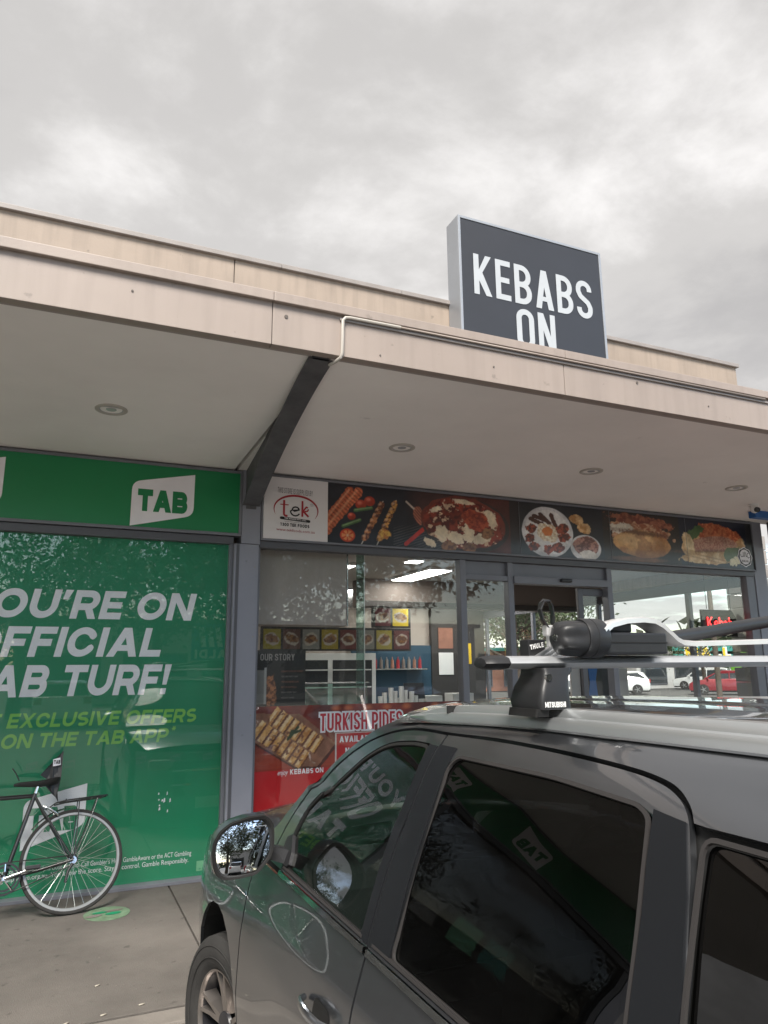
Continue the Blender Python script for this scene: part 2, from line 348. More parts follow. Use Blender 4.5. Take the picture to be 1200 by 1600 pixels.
def glyph(ch, w, h, t):
    l, r, b, T, m, cx = t/2, w-t/2, t/2, h-t/2, h*.5, w/2
    R = min((w-t)/2, (h-t)/2); k = t*1.12; P = []
    rect = lambda x0, y0, x1, y1: P.append([(x0, y0), (x1, y0), (x1, y1), (x0, y1)])
    S = lambda pts: P.extend(strokes(pts, t))
    def rr(a):  # closed rounded path point list ccw from right-middle
        return arc(r-R, T-R, R, R, 0, 90)+arc(l+R, T-R, R, R, 90, 180)+arc(l+R, b+R, R, R, 180, 270)+arc(r-R, b+R, R, R, 270, 360)
    if ch in 'IEFLTHKMNBDPR1' and ch not in '1T': rect(0, 0, t, h)
    if ch == 'E': rect(0, 0, w, t); rect(0, h-t, w, h); rect(0, m-t*.48, w*.92, m+t*.48)
    elif ch == 'F': rect(0, h-t, w, h); rect(0, m-t*.6, w*.88, m+t*.4)
    elif ch == 'L': rect(0, 0, w, t)
    elif ch == 'T': rect(cx-t/2, 0, cx+t/2, h); rect(0, h-t, w, h)
    elif ch == 'H': rect(w-t, 0, w, h); rect(0, m-t/2, w, m+t/2)
    elif ch in 'O0Q':
        q = rr(0); S(q[:27]); S(q[25:]+q[:1]+q[:1][:0])
    elif ch in 'CG':
        g = h*.20 if R < h*.42 else h*.17; q = [p for p in rr(0) if not (p[0] > cx+R*.35 and abs(p[1]-m) < g)]
        if R < h*.40: q = [(r, m+g)]+q+[(r, m-g)] if ch == 'C' else [(r, m+g)]+q
        # order: starts right-top
        S(q)
        if ch == 'G':
            rect(w-t, b+R*.6, w, m+t*.4); rect(cx, m-t*.6, w, m+t*.4)
    elif ch == 'S':
        ry = (T-m)/2; rx = (w-t)/2
        if R < h*.25:
            up_ = [(r, T-ry*.95)]+arc(cx, T-rx, rx, rx, 10, 180)+[(l, m+ry*.9), (l+rx*.35, m+ry*.35), (r-rx*.35, m-ry*.35), (r, m-ry*.9)]+arc(cx, b+rx, rx, rx, 0, -170)+[(l, b+ry*.95)]
        else:
            up_ = arc(cx, T-ry, rx, ry, 48, 262, 16)+arc(cx, b+ry, rx, ry, 82, -132, 16)
        S(up_)
    elif ch == 'U':
        S([(l, h)]+arc(l+R, b+R, R, R, 180, 270)+arc(r-R, b+R, R, R, 270, 360)+[(r, h)])
    elif ch == 'B':
        R2 = min((T-m)/2, (w-t)*.6)
        S([(t*.5, T)]+arc(r-R2-t*.1, T-R2, R2, R2, 90, 0, 8)+arc(r-R2-t*.1, m+R2, R2, R2, 0, -90, 8)+[(t*.5, m)])
        S([(t*.5, m)]+arc(r-R2, m-R2, R2, R2, 90, 0, 8)+arc(r-R2, b+R2, R2, R2, 0, -90, 8)+[(t*.5, b)])
    elif ch == 'D':
        R2 = min((h-t)/2, w-t*1.2)
        S([(t*.5, T)]+arc(r-R2, T-R2, R2, R2, 90, 0)+arc(r-R2, b+R2, R2, R2, 0, -90)+[(t*.5, b)])
    elif ch in 'PR':
        R2 = min((T-h*.42)/2, (w-t)*.6); m2 = h*.42
        S([(t*.5, T)]+arc(r-R2, T-R2, R2, R2, 90, 0, 8)+arc(r-R2, m2+R2, R2, R2, 0, -90, 8)+[(t*.5, m2)])
        if ch == 'R': P.append([(w-k, 0), (w, 0), (cx+k*.75, m2+t*.2), (cx-k*.25, m2+t*.2)])
    elif ch in 'AV':
        pl = [[(0, 0), (k, 0), (cx+k*.5, h), (cx-k*.5, h)], [(w-k, 0), (w, 0), (cx+k*.5, h), (cx-k*.5, h)]]
        if ch == 'V': pl = [[(x, h-y) for x, y in q] for q in pl]
        P += pl
        if ch == 'A': rect(w*.2, h*.2, w*.8, h*.2+t*.85)
    elif ch == 'K':
        P.append([(t*.6, h*.30), (t*.6, h*.30+k*1.3), (w-k, h), (w, h)]); P.append([(w-k, 0), (w, 0), (t*.9+k*.5, h*.62), (t*.9-k*.2, h*.44)])
    elif ch == 'N': rect(w-t, 0, w, h); P.append([(w-k, 0), (w, 0), (k, h), (0, h)])
    elif ch == 'M':
        rect(w-t, 0, w, h); P.append([(cx-k*.5, h*.15), (cx+k*.5, h*.15), (k, h), (0, h)]); P.append([(cx-k*.5, h*.15), (cx+k*.5, h*.15), (w, h), (w-k, h)])
    elif ch == 'W':
        for a, c in ((0, .25), (.5, .25), (.5, .75), (1, .75)):
            P.append([(a*(w-k), h), (a*(w-k)+k, h), (c*(w-k)+k, 0), (c*(w-k), 0)])
    elif ch == 'X': P.append([(0, 0), (k, 0), (w, h), (w-k, h)]); P.append([(w-k, 0), (w, 0), (k, h), (0, h)])
    elif ch == 'Y':
        rect(cx-t/2, 0, cx+t/2, h*.45); P.append([(cx-k*.5, h*.38), (cx+k*.5, h*.38), (k, h), (0, h)]); P.append([(cx-k*.5, h*.38), (cx+k*.5, h*.38), (w, h), (w-k, h)])
    elif ch == 'J': S([(r, h)]+arc(r-R, b+R, R, R, 0, -180))
    elif ch == '1': rect(cx-t/2, 0, cx+t/2, h); rect(cx-t*1.2, h-t, cx, h)
    elif ch == '3':
        ry = (T-m)/2; rx = (w-t)/2; S(arc(cx, T-ry, rx, ry, 160, -90)); S(arc(cx, b+ry, rx, ry, 90, -160))
    elif ch == '!': P.append([(0, h), (t*1.1, h), (t*.9, h*.32), (t*.2, h*.32)]); rect(t*.1, 0, t*1.0, h*.2)
    elif ch == "'": P.append([(0, h*.66), (t*.7, h*.66), (t*1.2, h), (t*.1, h)])
    elif ch == '*':
        for a in (0, 60, 120):
            c, s_ = math.cos(R_(a)), math.sin(R_(a)); P.append(stroke([(w/2-c*w*.5, h*.85-s_*w*.5), (w/2+c*w*.5, h*.85+s_*w*.5)], t*.35))
    elif ch == '.': rect(0, 0, t, t)
    elif ch == '-': rect(0, m-t/2, w, m+t/2)
    return P
WID = {'I': 0, 'M': 1.25, 'W': 1.4, 'E': .82, 'F': .80, 'L': .78, 'S': .92, 'O': 1.12, 'C': 1.02, 'G': 1.08, 'T': .92, 'R': .95, 'B': .95, 'P': .92, 'D': 1.02, 'N': 1.02, 'U': 1.0, 'V': 1.08, 'A': 1.12, 'K': 1.0, 'X': 1.04, 'Y': 1.04, 'H': 1.0, '1': .7, '3': .85, '0': .95, 'J': .7, '-': .5}
COND = {k: (1.0 if v else 0) for k, v in WID.items()}; COND.update({'E': .86, 'F': .82, 'L': .8, 'M': 1.35, 'W': 1.4, 'A': 1.08, 'T': .9})
def lettering(text, x, z, h, w, t, gap, y, m, parent, name='lettering', shear=0.0, table=WID, facing=-1, width=None, plane=None, grow=0.0, rot=0.0, space=None):
    """flat lettering in the xz plane at depth y; x left, z baseline"""
    def layout():
        polys = []; cx = 0
        for ch in text:
            if ch == ' ': cx += space if space is not None else w*.45; continue
            gw = {"!": t*1.1, "'": t*1.2, '*': w*.45, '.': t}.get(ch, w*table.get(ch, 1.0) or t)
            for p in glyph(ch, gw, h, t): polys.append([(cx+a+shear*b, b) for a, b in p])
            cx += gw+gap
        return polys, cx-gap
    polys, tot = layout()
    sx = (width/tot) if width else 1.0
    vs, fc = [], []
    for p in polys:
        p = ccw(p); b = len(vs); vs += [Vector((a*sx/h, c/h)) for a, c in p]; fc.append(list(range(b, b+len(p))))
    ov, oe, of, _, _, ofi = delaunay_2d_cdt(vs, [], fc, 0, 1e-6)
    keep = [f for f, o in zip(of, ofi) if o]
    ca, sa = math.cos(rot), math.sin(rot)
    def place(a, c):
        a, c = a*ca-c*sa, a*sa+c*ca
        if plane: return plane(a, c)
        return (x+a, y, z+c)
    v3 = [place(v.x*h, v.y*h) for v in ov]
    fs = []
    for f in keep:
        a, b_, c = (ov[f[0]], ov[f[1]], ov[f[2]])
        area = (b_-a).cross(c-a)
        fs.append(tuple(f) if area > 0 else tuple(f[::-1]))
    return mesh(name, v3, fs, m, parent)
def small_text(text, x, z, size, y, m, parent, width=None, name='lettering', shear=0, bold=0.0, rot=0, plane=None):
    cu = bpy.data.curves.new('t', 'FONT'); cu.body = text; cu.size = size; cu.shear = shear; cu.offset = bold; cu.resolution_u = 3
    o = bpy.data.objects.new('t', cu); COL.objects.link(o)
    dg = bpy.context.evaluated_depsgraph_get(); me = bpy.data.meshes.new_from_object(o.evaluated_get(dg))
    bpy.data.objects.remove(o)
    xs = [v.co.x for v in me.vertices] or [0, 1]; w = max(xs)-min(xs); s = (width/w) if width else 1
    for v in me.vertices:
        a, b = (v.co.x-min(xs))*s, v.co.y
        a, b = a*math.cos(rot)-b*math.sin(rot), a*math.sin(rot)+b*math.cos(rot)
        v.co = Vector(plane(a, b)) if plane else Vector((x+a, y, z+b))
    me.update()
    return link(name, me, m, parent)
def flat(name, poly, y, m, parent, thick=0.0, label=None):
    """polygon (x,z) at depth y"""
    poly = ccw(poly)
    if thick: return MB().prism(poly, 'y', y, y+thick).build(name, m, parent, label=label)
    vs = [Vector(p) for p in poly]
    ov, oe, of, *_ , ofi = delaunay_2d_cdt(vs, [], [list(range(len(vs)))], 0, 1e-6)
    return mesh(name, [(v.x, y, v.y) for v in ov], [tuple(f) for f, o in zip(of, ofi) if o], m, parent, label=label)
def tab_shape(x0, z0, w, hl, rise, hr, rr=.14):
    """TAB badge outline: sharp bottom-left and top-right, rounded other corners"""
    BL, TL, TR, BR = (x0, z0), (x0, z0+hl), (x0+w, z0+hl+rise), (x0+w, z0+hl+rise-hr)
    def corner(a, c, b, r, n=6):
        a, c, b = map(np.array, (a, c, b)); u = (a-c)/np.hypot(*(a-c)); v = (b-c)/np.hypot(*(b-c)); p, q = c+u*r, c+v*r
        return [tuple((1-s)**2*p+2*s*(1-s)*c+s*s*q) for s in np.linspace(0, 1, n)]
    r = rr*w
    return [BL]+corner(BL, TL, TR, r)+[TR]+corner(TR, BR, BL, r)
def tab_badge(name, x0, z0, w, hl, rise, hr, y, m1, m2, parent, dy=-.003):
    o = flat(name, tab_shape(x0, z0, w, hl, rise, hr), y, m1, parent)
    lh = hl*.50
    lettering('TAB', x0+w*.095, z0+hl*.345, lh, lh*.95, lh*.30, lh*.05, y+dy, m2, parent, width=w*.80, shear=0)
    return o

# ---- painted print -------------------------------------------------------
def vnoise(X, Z, sc, seed=0, oct_=3):
    r = np.random.default_rng(seed); G = r.random((64, 64)); out = 0; amp = 1; tot = 0
    for o in range(oct_):
        a, b = X*sc, Z*sc; i, j = np.floor(a).astype(int), np.floor(b).astype(int); u, v = a-i, b-j; u = u*u*(3-2*u); v = v*v*(3-2*v)
        g = lambda p, q: G[p % 64, q % 64]
        out = out+amp*((g(i, j)*(1-u)+g(i+1, j)*u)*(1-v)+(g(i, j+1)*(1-u)+g(i+1, j+1)*u)*v); tot += amp; amp *= .55; sc *= 2.1
    return out/tot
class Print:
    def __init__(s, x0, x1, z0, z1, res):
        s.nx, s.nz = int((x1-x0)/res)+1, int((z1-z0)/res)+1
        s.X, s.Z = np.meshgrid(np.linspace(x0, x1, s.nx), np.linspace(z0, z1, s.nz)); s.C = np.zeros((s.nz, s.nx, 3)); s.res = res
    def put(s, mask, col):
        col = np.array(col, float); 
        if col.ndim == 1: col = col[None, None, :]
        s.C = s.C*(1-mask[..., None])+col*mask[..., None]; return s
    def ell(s, cx, cz, rx, rz, rot=0, wob=0, seed=1, soft=1.0):
        a = s.X-cx; b = s.Z-cz; c, d = math.cos(rot), math.sin(rot); u = (a*c+b*d)/rx; v = (-a*d+b*c)/rz
        q = np.hypot(u, v)
        if wob: q = q+wob*(vnoise(s.X+5, s.Z+5, 1.6/min(rx, rz), seed)-.5)*2
        return np.clip((1-q)*min(rx, rz)/(s.res*soft)+.5, 0, 1)
    def cap(s, x0, z0, x1, z1, r, wob=0, seed=1, soft=1.0):
        dx, dz = x1-x0, z1-z0; L2 = dx*dx+dz*dz; t = np.clip(((s.X-x0)*dx+(s.Z-z0)*dz)/L2, 0, 1)
        d = np.hypot(s.X-x0-t*dx, s.Z-z0-t*dz)
        if wob: d = d+wob*r*(vnoise(s.X, s.Z, 1.2/r, seed)-.5)*2
        return np.clip((r-d)/(s.res*soft)+.5, 0, 1), t
    def rect(s, x0, x1, z0, z1): return (((s.X >= x0) & (s.X <= x1) & (s.Z >= z0) & (s.Z <= z1))*1.0)
    def nz_(s, sc, seed=0, lo=.35, hi=.65): return np.clip((vnoise(s.X, s.Z, sc, seed)-lo)/(hi-lo), 0, 1)
    def mixc(s, a, b, f): f = f[..., None]; return np.array(a)*(1-f)+np.array(b)*f
    def build(s, name, y, m, parent, place=None, kind=None):
        n = s.nx*s.nz; co = np.stack([s.X.ravel(), np.full(n, y), s.Z.ravel()], 1)
        if place is not None: co = place(co)
        i, j = np.meshgrid(np.arange(s.nz-1), np.arange(s.nx-1), indexing='ij'); a = (i*s.nx+j).ravel()
        F = np.stack([a, a+1, a+s.nx+1, a+s.nx], 1)
        me = bpy.data.meshes.new(name); me.vertices.add(n); me.vertices.foreach_set('co', co.ravel().astype(np.float32))
        me.loops.add(F.size); me.loops.foreach_set('vertex_index', F.ravel().astype(np.int32)); me.polygons.add(len(F))
        me.polygons.foreach_set('loop_start', np.arange(0, F.size, 4, dtype=np.int32)); me.update(calc_edges=True)
        ca = me.color_attributes.new('Col', 'FLOAT_COLOR', 'POINT')
        ca.data.foreach_set('color', np.concatenate([s.C.reshape(-1, 3), np.ones((n, 1))], 1).ravel().astype(np.float32))
        return link(name, me, m, parent, kind=kind)

# ------------------------------------------------------------------ ground, road, footpath
F = 6.30                                   # plane of the shopfront glass
me = box('ground', -400, 400, -400, 400, -.5, -.182, 'asphalt', bev=0); tag(me, kind='structure')
rd = box('road', -40, 40, -30, 3.93, -.181, -.17, 'concrete', bev=0); tag(rd, kind='structure')
fp = thing('footpath', 'x', 'x'); del fp['label'], fp['category']; tag(fp, kind='structure')
xs = [-9.2, -6.6, -4.0, -1.55, .905, 3.3, 5.7, 8.1, 10.5, 12.9]
for a, b in zip(xs[:-1], xs[1:]):
    MB().box(a+.006, b-.006, 4.095, 6.60, -.12, 0, .004).build('paving_slab', 'pave', fp)
MB().box(-9.2, 12.9, 4.0, 6.7, -.18, -.022).build('joint_bed', 'seam', fp)
kb = thing('kerb', 'x', 'x'); del kb['label'], kb['category']; tag(kb, kind='structure')
for a, b in zip(xs[:-1], xs[1:]):
    MB().box(a+.004, b-.004, 3.93, 4.085, -.18, -.004, .012).build('kerb_stone', 'kerb', kb)
for i in range(9):                          # bay lines of the parking
    x = -.15+2.75*(i-3)
    tag(box('bay_line', x-.05, x+.05, -1.2, 3.9, -.1665, -.1655, 'line', bev=0), kind='structure')

# ------------------------------------------------------------------ the shop building
B = thing('shop_building', 'low beige shop building with a deep flat canopy over its glazed shopfronts', 'building', (3, F, 0))
CX0, CX1 = -4.25, 9.9
for a, b in ((CX0, 1.243), (1.243, 7.90)):
    box('parapet_panel', a+.004, b-.004, F, F+.16, 3.6, 5.475, 'parapet', B)
box('parapet_backing', CX0, 7.89, F+.02, F+.14, 3.6, 5.46, 'seam', B, bev=0)
for a, b in ((CX0, -2.3), (-2.3, 1.7), (1.7, 3.0), (3.0, 7.93)):
    box('parapet_cap', a+.002, b-.002, F-.035, F+.2, 5.475, 5.522, 'cap', B)
box('side_wall', 7.74, 7.90, F+.165, 20, 2.75, 5.47, 'parapet', B)
box('side_wall', CX0, CX0+.2, F+.165, 19.79, 0, 5.47, 'parapet', B)
box('end_pillar', CX0, -4.06, F-.06, F+.16, 0, 3.38, 'pillar', B)
box('back_wall', CX0, 7.9, 19.8, 20, 0, 5.3, 'parapet', B)
box('roof_deck', CX0, 7.73, F+.17, 19.79, 4.6, 4.7, 'cap', B)
FY = 3.70
for a, b in ((CX0, -2.2), (-2.2, .955), (.955, 2.98), (2.98, 6.1), (6.1, CX1)):
    box('canopy_fascia', a+.002, b-.002, FY, FY+.06, 3.412, 3.70, 'fascia', B, bev=.003)
    box('fascia_capping', a+.001, b-.001, FY-.028, FY+.11, 3.668, 3.726, 'fascia', B, bev=.004)
box('fascia_trim', 1.36, CX1, FY-.012, FY+.0, 3.632, 3.648, 'cap', B, bev=.003)
box('canopy_roof', CX0, CX1, FY+.115, F-.002, 3.60, 3.69, 'cap', B, bev=0)
for a, b in ((CX0, 1.30), (1.335, CX1)):
    MB().prism([(FY+.062, 3.424), (F-.01, 3.372), (F-.01, 3.44), (FY+.062, 3.48)], 'x', a, b).build('soffit', 'soffit', B)
box('soffit_gap', 1.295, 1.34, FY+.062, F-.01, 3.45, 3.49, 'seam', B, bev=0)
for a, b in ((CX0, 1.21), (1.37, CX1)):
    MB().prism([(FY+.061, 3.416), (FY+.085, 3.416), (FY+.085, 3.45), (FY+.061, 3.45)], 'x', a, b).build('soffit_shade_strip', 'soffit_shade', B)  # dark strip painting the shadow line where soffit meets fascia
def beam(xw, xt):
    yw, yt = F-.09, FY+.075
    def bot(y):
        s = (y-yt)/(yw-yt); return 3.392-.33*s**1.75+.02*(1-s)
    m = MB(); rings = []
    n = 12
    for i in range(n+1):
        s = i/n; y = yt+(yw-yt)*s; x = xt+(xw-xt)*s; zt = 3.43-.045*s; zb = min(bot(y), zt-.03)
        rings.append([(x-.05, y, zt), (x+.05, y, zt), (x+.05, y, zb+.022), (x+.05, y, zb), (x-.05, y, zb), (x-.05, y, zb+.022)])
    m.loft(rings); o = m.build('canopy_beam', 'steel', B)
    m = MB(); rings = []
    for i in range(n+1):
        s = i/n; y = yt+(yw-yt)*s; x = xt+(xw-xt)*s; zb = bot(y)-.002
        rings.append([(x-.075, y, zb), (x+.075, y, zb), (x+.075, y, zb-.012), (x-.075, y, zb-.012)])
    m.loft(rings).build('beam_flange', 'steel', B)
beam(1.455, 1.27); beam(8.05, 7.95)
# pillar between the shops, its upper cladding and joint
box('pillar', 1.318, 1.532, F-.10, F+.12, 0, 2.70, 'pillar', B, bev=.004)
box('pillar_trim', 1.335, 1.36, F-.108, F-.10, .02, 2.695, 'alu_dark', B, bev=.002)
box('pillar_head', 1.378, 1.545, F-.085, F+.12, 2.706, 3.38, 'pillar', B, bev=.004)
box('beam_plate', 1.41, 1.50, F-.10, F-.086, 3.02, 3.38, 'steel', B, bev=.003)
for z in (.5, 1.25, 1.9, 2.5):
    MB().cyl((1.50, F-.101, z), (1.50, F-.106, z), .006, n=8).build('rivet', 'cap', B)
# party wall / solid behind
box('party_wall', 1.33, 1.52, F+.13, 12.8, 0, 3.3, 'wall_in', B, bev=0)
# --- tab shop window
box('window_head', -4.055, 1.316, F-.06, F+.06, 2.70, 2.765, 'alu_dark', B)
box('door_sill', -4.055, 1.316, F-.085, F+.03, 0, .026, 'alu', B, bev=.003)
for x0, x1 in ((-4.055, -3.98), (-1.16, -1.08)):
    box('mullion', x0, x1, F-.05, F+.05, .026, 2.70, 'alu_dark', B)
box('window_jamb', 1.288, 1.316, F-.045, F+.02, .026, 2.70, 'alu', B)
box('tab_dark_backing', -4.0, 1.30, F+.25, F+.3, 0, 3.3, 'dark_in', B, bev=0)  # dark sheet close behind the glass stands in for the unlit interior
for a, b in ((-3.98, -1.16), (-1.08, 1.288)):
    box('window_pane', a, b, F-.006, F, .026, 2.70, 'glass', B, bev=0)
box('head_infill', -4.0, 1.37, F-.0, F+.2, 2.766, 3.40, 'alu_dark', B, bev=0)
# --- kebab shop front frames
Y0, Y1 = F-.05, F+.05
fr = 'alu_dark'
box('window_head', 1.534, 7.72, Y0-.01, Y1, 2.684, 2.745, fr, B)
box('window_sill', 1.534, 4.15, Y0, Y1, 0, .09, fr, B); box('window_sill', 5.50, 7.72, Y0, Y1, 0, .09, fr, B)
for a, b in ((1.534, 1.560), (3.587, 3.655), (4.150, 4.215), (5.435, 5.503), (7.585, 7.72)):
    box('mullion', a, b, Y0, Y1, .02, 2.684, 'alu', B)
box('transom', 3.655, 4.150, Y0+.006, Y1, 2.49, 2.54, 'alu', B); box('transom', 4.215, 5.435, Y0-.02, Y1, 2.47, 2.545, 'alu', B)
box('infill_panel', 3.655, 4.150, F-.01, F+.01, 2.54, 2.684, 'alu', B); box('infill_panel', 4.215, 5.435, F-.01, F+.01, 2.545, 2.684, 'alu', B)
ds = MB().box(4.78, 4.92, Y0-.06, Y0-.02, 2.50, 2.535, .012).build('door_sensor', 'black', B)
for a, b, z0, z1 in ((1.56, 3.587, .09, 2.684), (3.655, 4.150, .09, 2.49), (5.503, 7.585, .09, 2.684)):
    box('window_pane', a, b, F-.006, F, z0, z1, 'glass', B, bev=0)
sl = box('sliding_door', 5.09, 5.155, F+.03, F+.07, .02, 2.46, 'alu_dark', B)
box('door_rail', 5.155, 5.43, F+.03, F+.07, 2.38, 2.46, 'alu_dark', sl); box('door_rail', 5.155, 5.43, F+.03, F+.07, .02, .14, 'alu_dark', sl)
box('door_glass', 5.155, 5.43, F+.047, F+.053, .14, 2.38, 'glass', sl, bev=0)
box('corner_pillar', 7.725, 7.93, F-.06, F+.16, 0, 3.38, 'pillar', B)
box('head_infill', 1.54, 7.72, F, F+.12, 2.746, 3.40, 'alu_dark', B, bev=0)
# --- glazed side wall
for y in (7.45, 9.3, 11.1, 12.7):
    box('mullion', 7.84, 7.90, y-.035, y+.035, .3, 2.6, 'alu', B)
box('window_head', 7.83, 7.90, F+.17, 12.9, 2.60, 2.745, 'alu_dark', B); box('side_dado', 7.82, 7.90, F+.17, 12.9, 0, .30, 'alu_dark', B)
for a, b in ((F+.17, 7.415), (7.485, 9.265), (9.335, 11.065), (11.135, 12.665)):
    box('window_pane', 7.866, 7.872, a, b, .30, 2.60, 'glass', B, bev=0)
# --- kebab shop interior
box('shop_floor', 1.53, 7.82, F+.06, 12.9, 0, .02, 'floor_in', B, bev=0)
box('shop_ceiling', 1.53, 7.82, F+.13, 12.9, 2.9, 2.98, 'ceil_in', B, bev=0)
box('shop_back_wall', 1.53, 7.82, 12.8, 12.9, .02, 2.9, 'wall_in', B, bev=0)
box('bulkhead', 3.9, 7.8, 9.6, 10.0, 2.52, 2.9, 'brown_in', B); box('bulkhead_trim', 3.9, 7.8, 9.56, 9.6, 2.50, 2.58, 'dark_in', B)
box('blue_wall', 4.95, 6.6, 12.72, 12.79, .02, 2.06, 'wall_blue', B); box('dark_cladding', 6.6, 7.8, 12.70, 12.79, .02, 2.9, 'dark_in', B)
li = 0
for x, y in ((4.45, 8.85), (3.1, 8.85), (5.95, 11.65), (7.15, 11.7), (4.3, 11.5)):
    lt = box('panel_light', x-.17, x+.17, y-.62, y+.62, 2.868, 2.899, 'white', bev=.004)
    tag(lt, ['long ceiling light panel nearest the window inside the kebab shop', 'long ceiling light panel left of the glass fin inside the shop', 'smaller looking second ceiling light panel deeper inside the shop', 'ceiling light panel seen through the narrow sidelight by the door', 'ceiling light panel furthest back above the menu boards'][li], 'ceiling light', 'long light panels on the shop ceiling'); li += 1
    box('diffuser', x-.155, x+.155, y-.605, y+.605, 2.862, 2.868, 'lamp', lt, bev=0)
sq = box('spot_light', 3.72, 3.92, 7.66, 7.86, 2.878, 2.899, 'white'); tag(sq, 'small square downlight on the shop ceiling near the front glass', 'ceiling light'); box('diffuser', 3.735, 3.905, 7.675, 7.845, 2.872, 2.878, 'lamp', sq, bev=0)
# block pillar beyond the corner
bp_ = thing('block_pillar', 'grey concrete block pillar past the right corner of the shop', 'pillar', (8.75, 7.2, 0))
for i in range(17):
    box('block', 8.55, 8.95, 7.0, 7.4, .004+i*.2, .196+i*.2, 'block', bp_, bev=.006)

# ------------------------------------------------------------------ soffit downlights, conduit, camera
dls = [((.194, 5.10), 'round white recessed canopy light above the green betting shop window', ), ((2.44, 5.14), 'recessed canopy light nearest the dark tapered beam over the kebab shop'), ((4.378, 5.14), 'middle recessed canopy light of the three over the kebab shop'), ((6.197, 5.10), 'recessed canopy light nearest the security camera at the right corner')]
def sofz(y): return 3.424+(3.372-3.424)*(y-FY-.062)/(F-.01-FY-.062)
for (x, y), lab in dls:
    t = thing('downlight', lab, 'light fitting', (x, y, sofz(y)), group='recessed lights in the canopy soffit')
    m = MB(); r0, r1 = .108, .078; n = 28
    ring = lambda r, z: [(x+r*math.cos(2*math.pi*i/n), y+r*math.sin(2*math.pi*i/n), sofz(y)+z) for i in range(n)]
    m.loft([ring(r0, .004), ring(r0, -.006), ring(r0-.006, -.010), ring(r1+.006, -.010), ring(r1, -.004), ring(r1, .0035)], caps=False).build('trim_ring', 'cable', t, smooth=True)
    m = MB(); m.loft([ring(r1, -.003), ring(r1*.93, .0005), ring(.0004, .0012)], caps=False).build('reflector', 'silver', t, smooth=True)
    MB().cyl((x, y, sofz(y)-.004), (x, y, sofz(y)+.0), .035, n=16).build('lamp', 'lens', t)
cb = MB().tube([(1.75, FY-.02, 3.657), (1.42, FY-.02, 3.655), (1.39, FY-.02, 3.65), (1.375, FY-.02, 3.63), (1.372, FY-.02, 3.52), (1.37, FY-.02, 3.42), (1.362, FY-.012, 3.395), (1.345, FY+.03, 3.383), (1.33, FY+.09, 3.385)], .010, 8).build('conduit', 'cable', smooth=True)
MB().tube([(4.9, FY-.02, 3.657), (1.752, FY-.02, 3.657)], .007, 8).build('conduit_run', 'fascia', cb, smooth=True)
tag(cb, 'off-white cable conduit bent over the canopy edge above the dark beam', 'cable')
for x, z, r in ((1.035, 3.595, .011), (.20, 3.575, .006), (2.42, 3.52, .006), (3.62, 3.60, .010), (1.62, 3.46, .005), (4.3, 3.52, .006)):
    MB().cyl((x, FY-.0005, z), (x, FY-.004, z), r, n=14).build('fascia_plug', 'seam', B)
cc = thing('security_camera', 'small white dome security camera under the canopy at the right corner', 'security camera', (6.99, 5.56, 3.38))
zc_ = sofz(5.56)
MB().cyl((6.99, 5.56, zc_), (6.99, 5.56, zc_-.022), .05, .05, 20).build('mount', 'white', cc, smooth=True)
m = MB(); bmesh.ops.create_uvsphere(m.bm, u_segments=20, v_segments=12, radius=.048, matrix=Matrix.Translation((6.985, 5.545, zc_-.055))); m.build('camera_ball', 'white', cc, smooth=True)
m = MB(); m.cyl((6.972, 5.51, zc_-.070), (6.962, 5.485, zc_-.080), .030, .028, 18); m.build('camera_lens', 'black', cc, smooth=True)
bx_ = MB().box(7.25, 7.75, 5.75, 5.85, 3.30, 3.385, .01).build('junction_box', 'blue_v'); tag(bx_, 'blue box fixed under the canopy beside the white security camera', 'box')

# ------------------------------------------------------------------ roof sign
S = thing('roof_sign', 'tall charcoal box sign on the parapet with the shop name in grey capitals', 'sign', (4.55, 6.17, 5.7))
sx0, sx1, sz0, sz1, sy = 3.575, 5.512, 4.45, 6.432, 6.05
box('cabinet', sx0, sx1, sy+.006, sy+.245, sz0, sz1, 'silver', S, bev=.006)
box('sign_face', sx0+.03, sx1-.03, sy-.004, sy+.02, sz0+.03, sz1-.03, 'signdark', S, bev=0)
for a, b, c, d in ((sx0, sx0+.03, sz0, sz1), (sx1-.03, sx1, sz0, sz1), (sx0+.03, sx1-.03, sz1-.03, sz1), (sx0+.03, sx1-.03, sz0, sz0+.03)):
    box('retaining_frame', a, b, sy-.012, sy+.004, c, d, 'silver', S, bev=.003)
lettering('KEBABS', 3.752, 5.532, .475, .225, .066, .052, sy-.009, 'signlet', S, table=COND, width=1.585)
lettering('ON', 4.272, 5.005, .47, .225, .066, .052, sy-.009, 'signlet', S, table=COND, width=.515)

# ------------------------------------------------------------------ betting-shop sign board and window graphics
TS = thing('fascia_sign', 'long green sign board with white badges above the betting shop window', 'sign', (-1.4, F-.05, 3.05))
box('sign_panel', -4.0, 1.352, F-.075, F-.004, 2.795, 3.335, 'green', TS, bev=0)
for a, b, c, d in ((-4.0, 1.375, 3.335, 3.36), (-4.0, 1.375, 2.77, 2.795), (1.352, 1.375, 2.795, 3.335)):
    box('sign_frame', a, b, F-.085, F-.004, c, d, 'alu', TS, bev=.003)
for k in range(3): tab_badge('badge', .445-1.47*k, 2.80, .512, .380, .105, .365, F-.078, 'white_v', 'green', TS)
WG = thing('window_graphic', 'green betting shop window film with large slanted white slogan', 'window graphic', (0, F+.002, 1.3))
box('film', -1.08, 1.288, F+.006, F+.012, .026, 2.70, 'green_film', WG, bev=0)
yl = F+.004
box('film_glint_strip', .168, .1705, F+.0045, F+.006, .03, 2.69, 'faintg', WG, bev=0)  # thin lighter strip paints the bright vertical reflection on the film
sh = .20
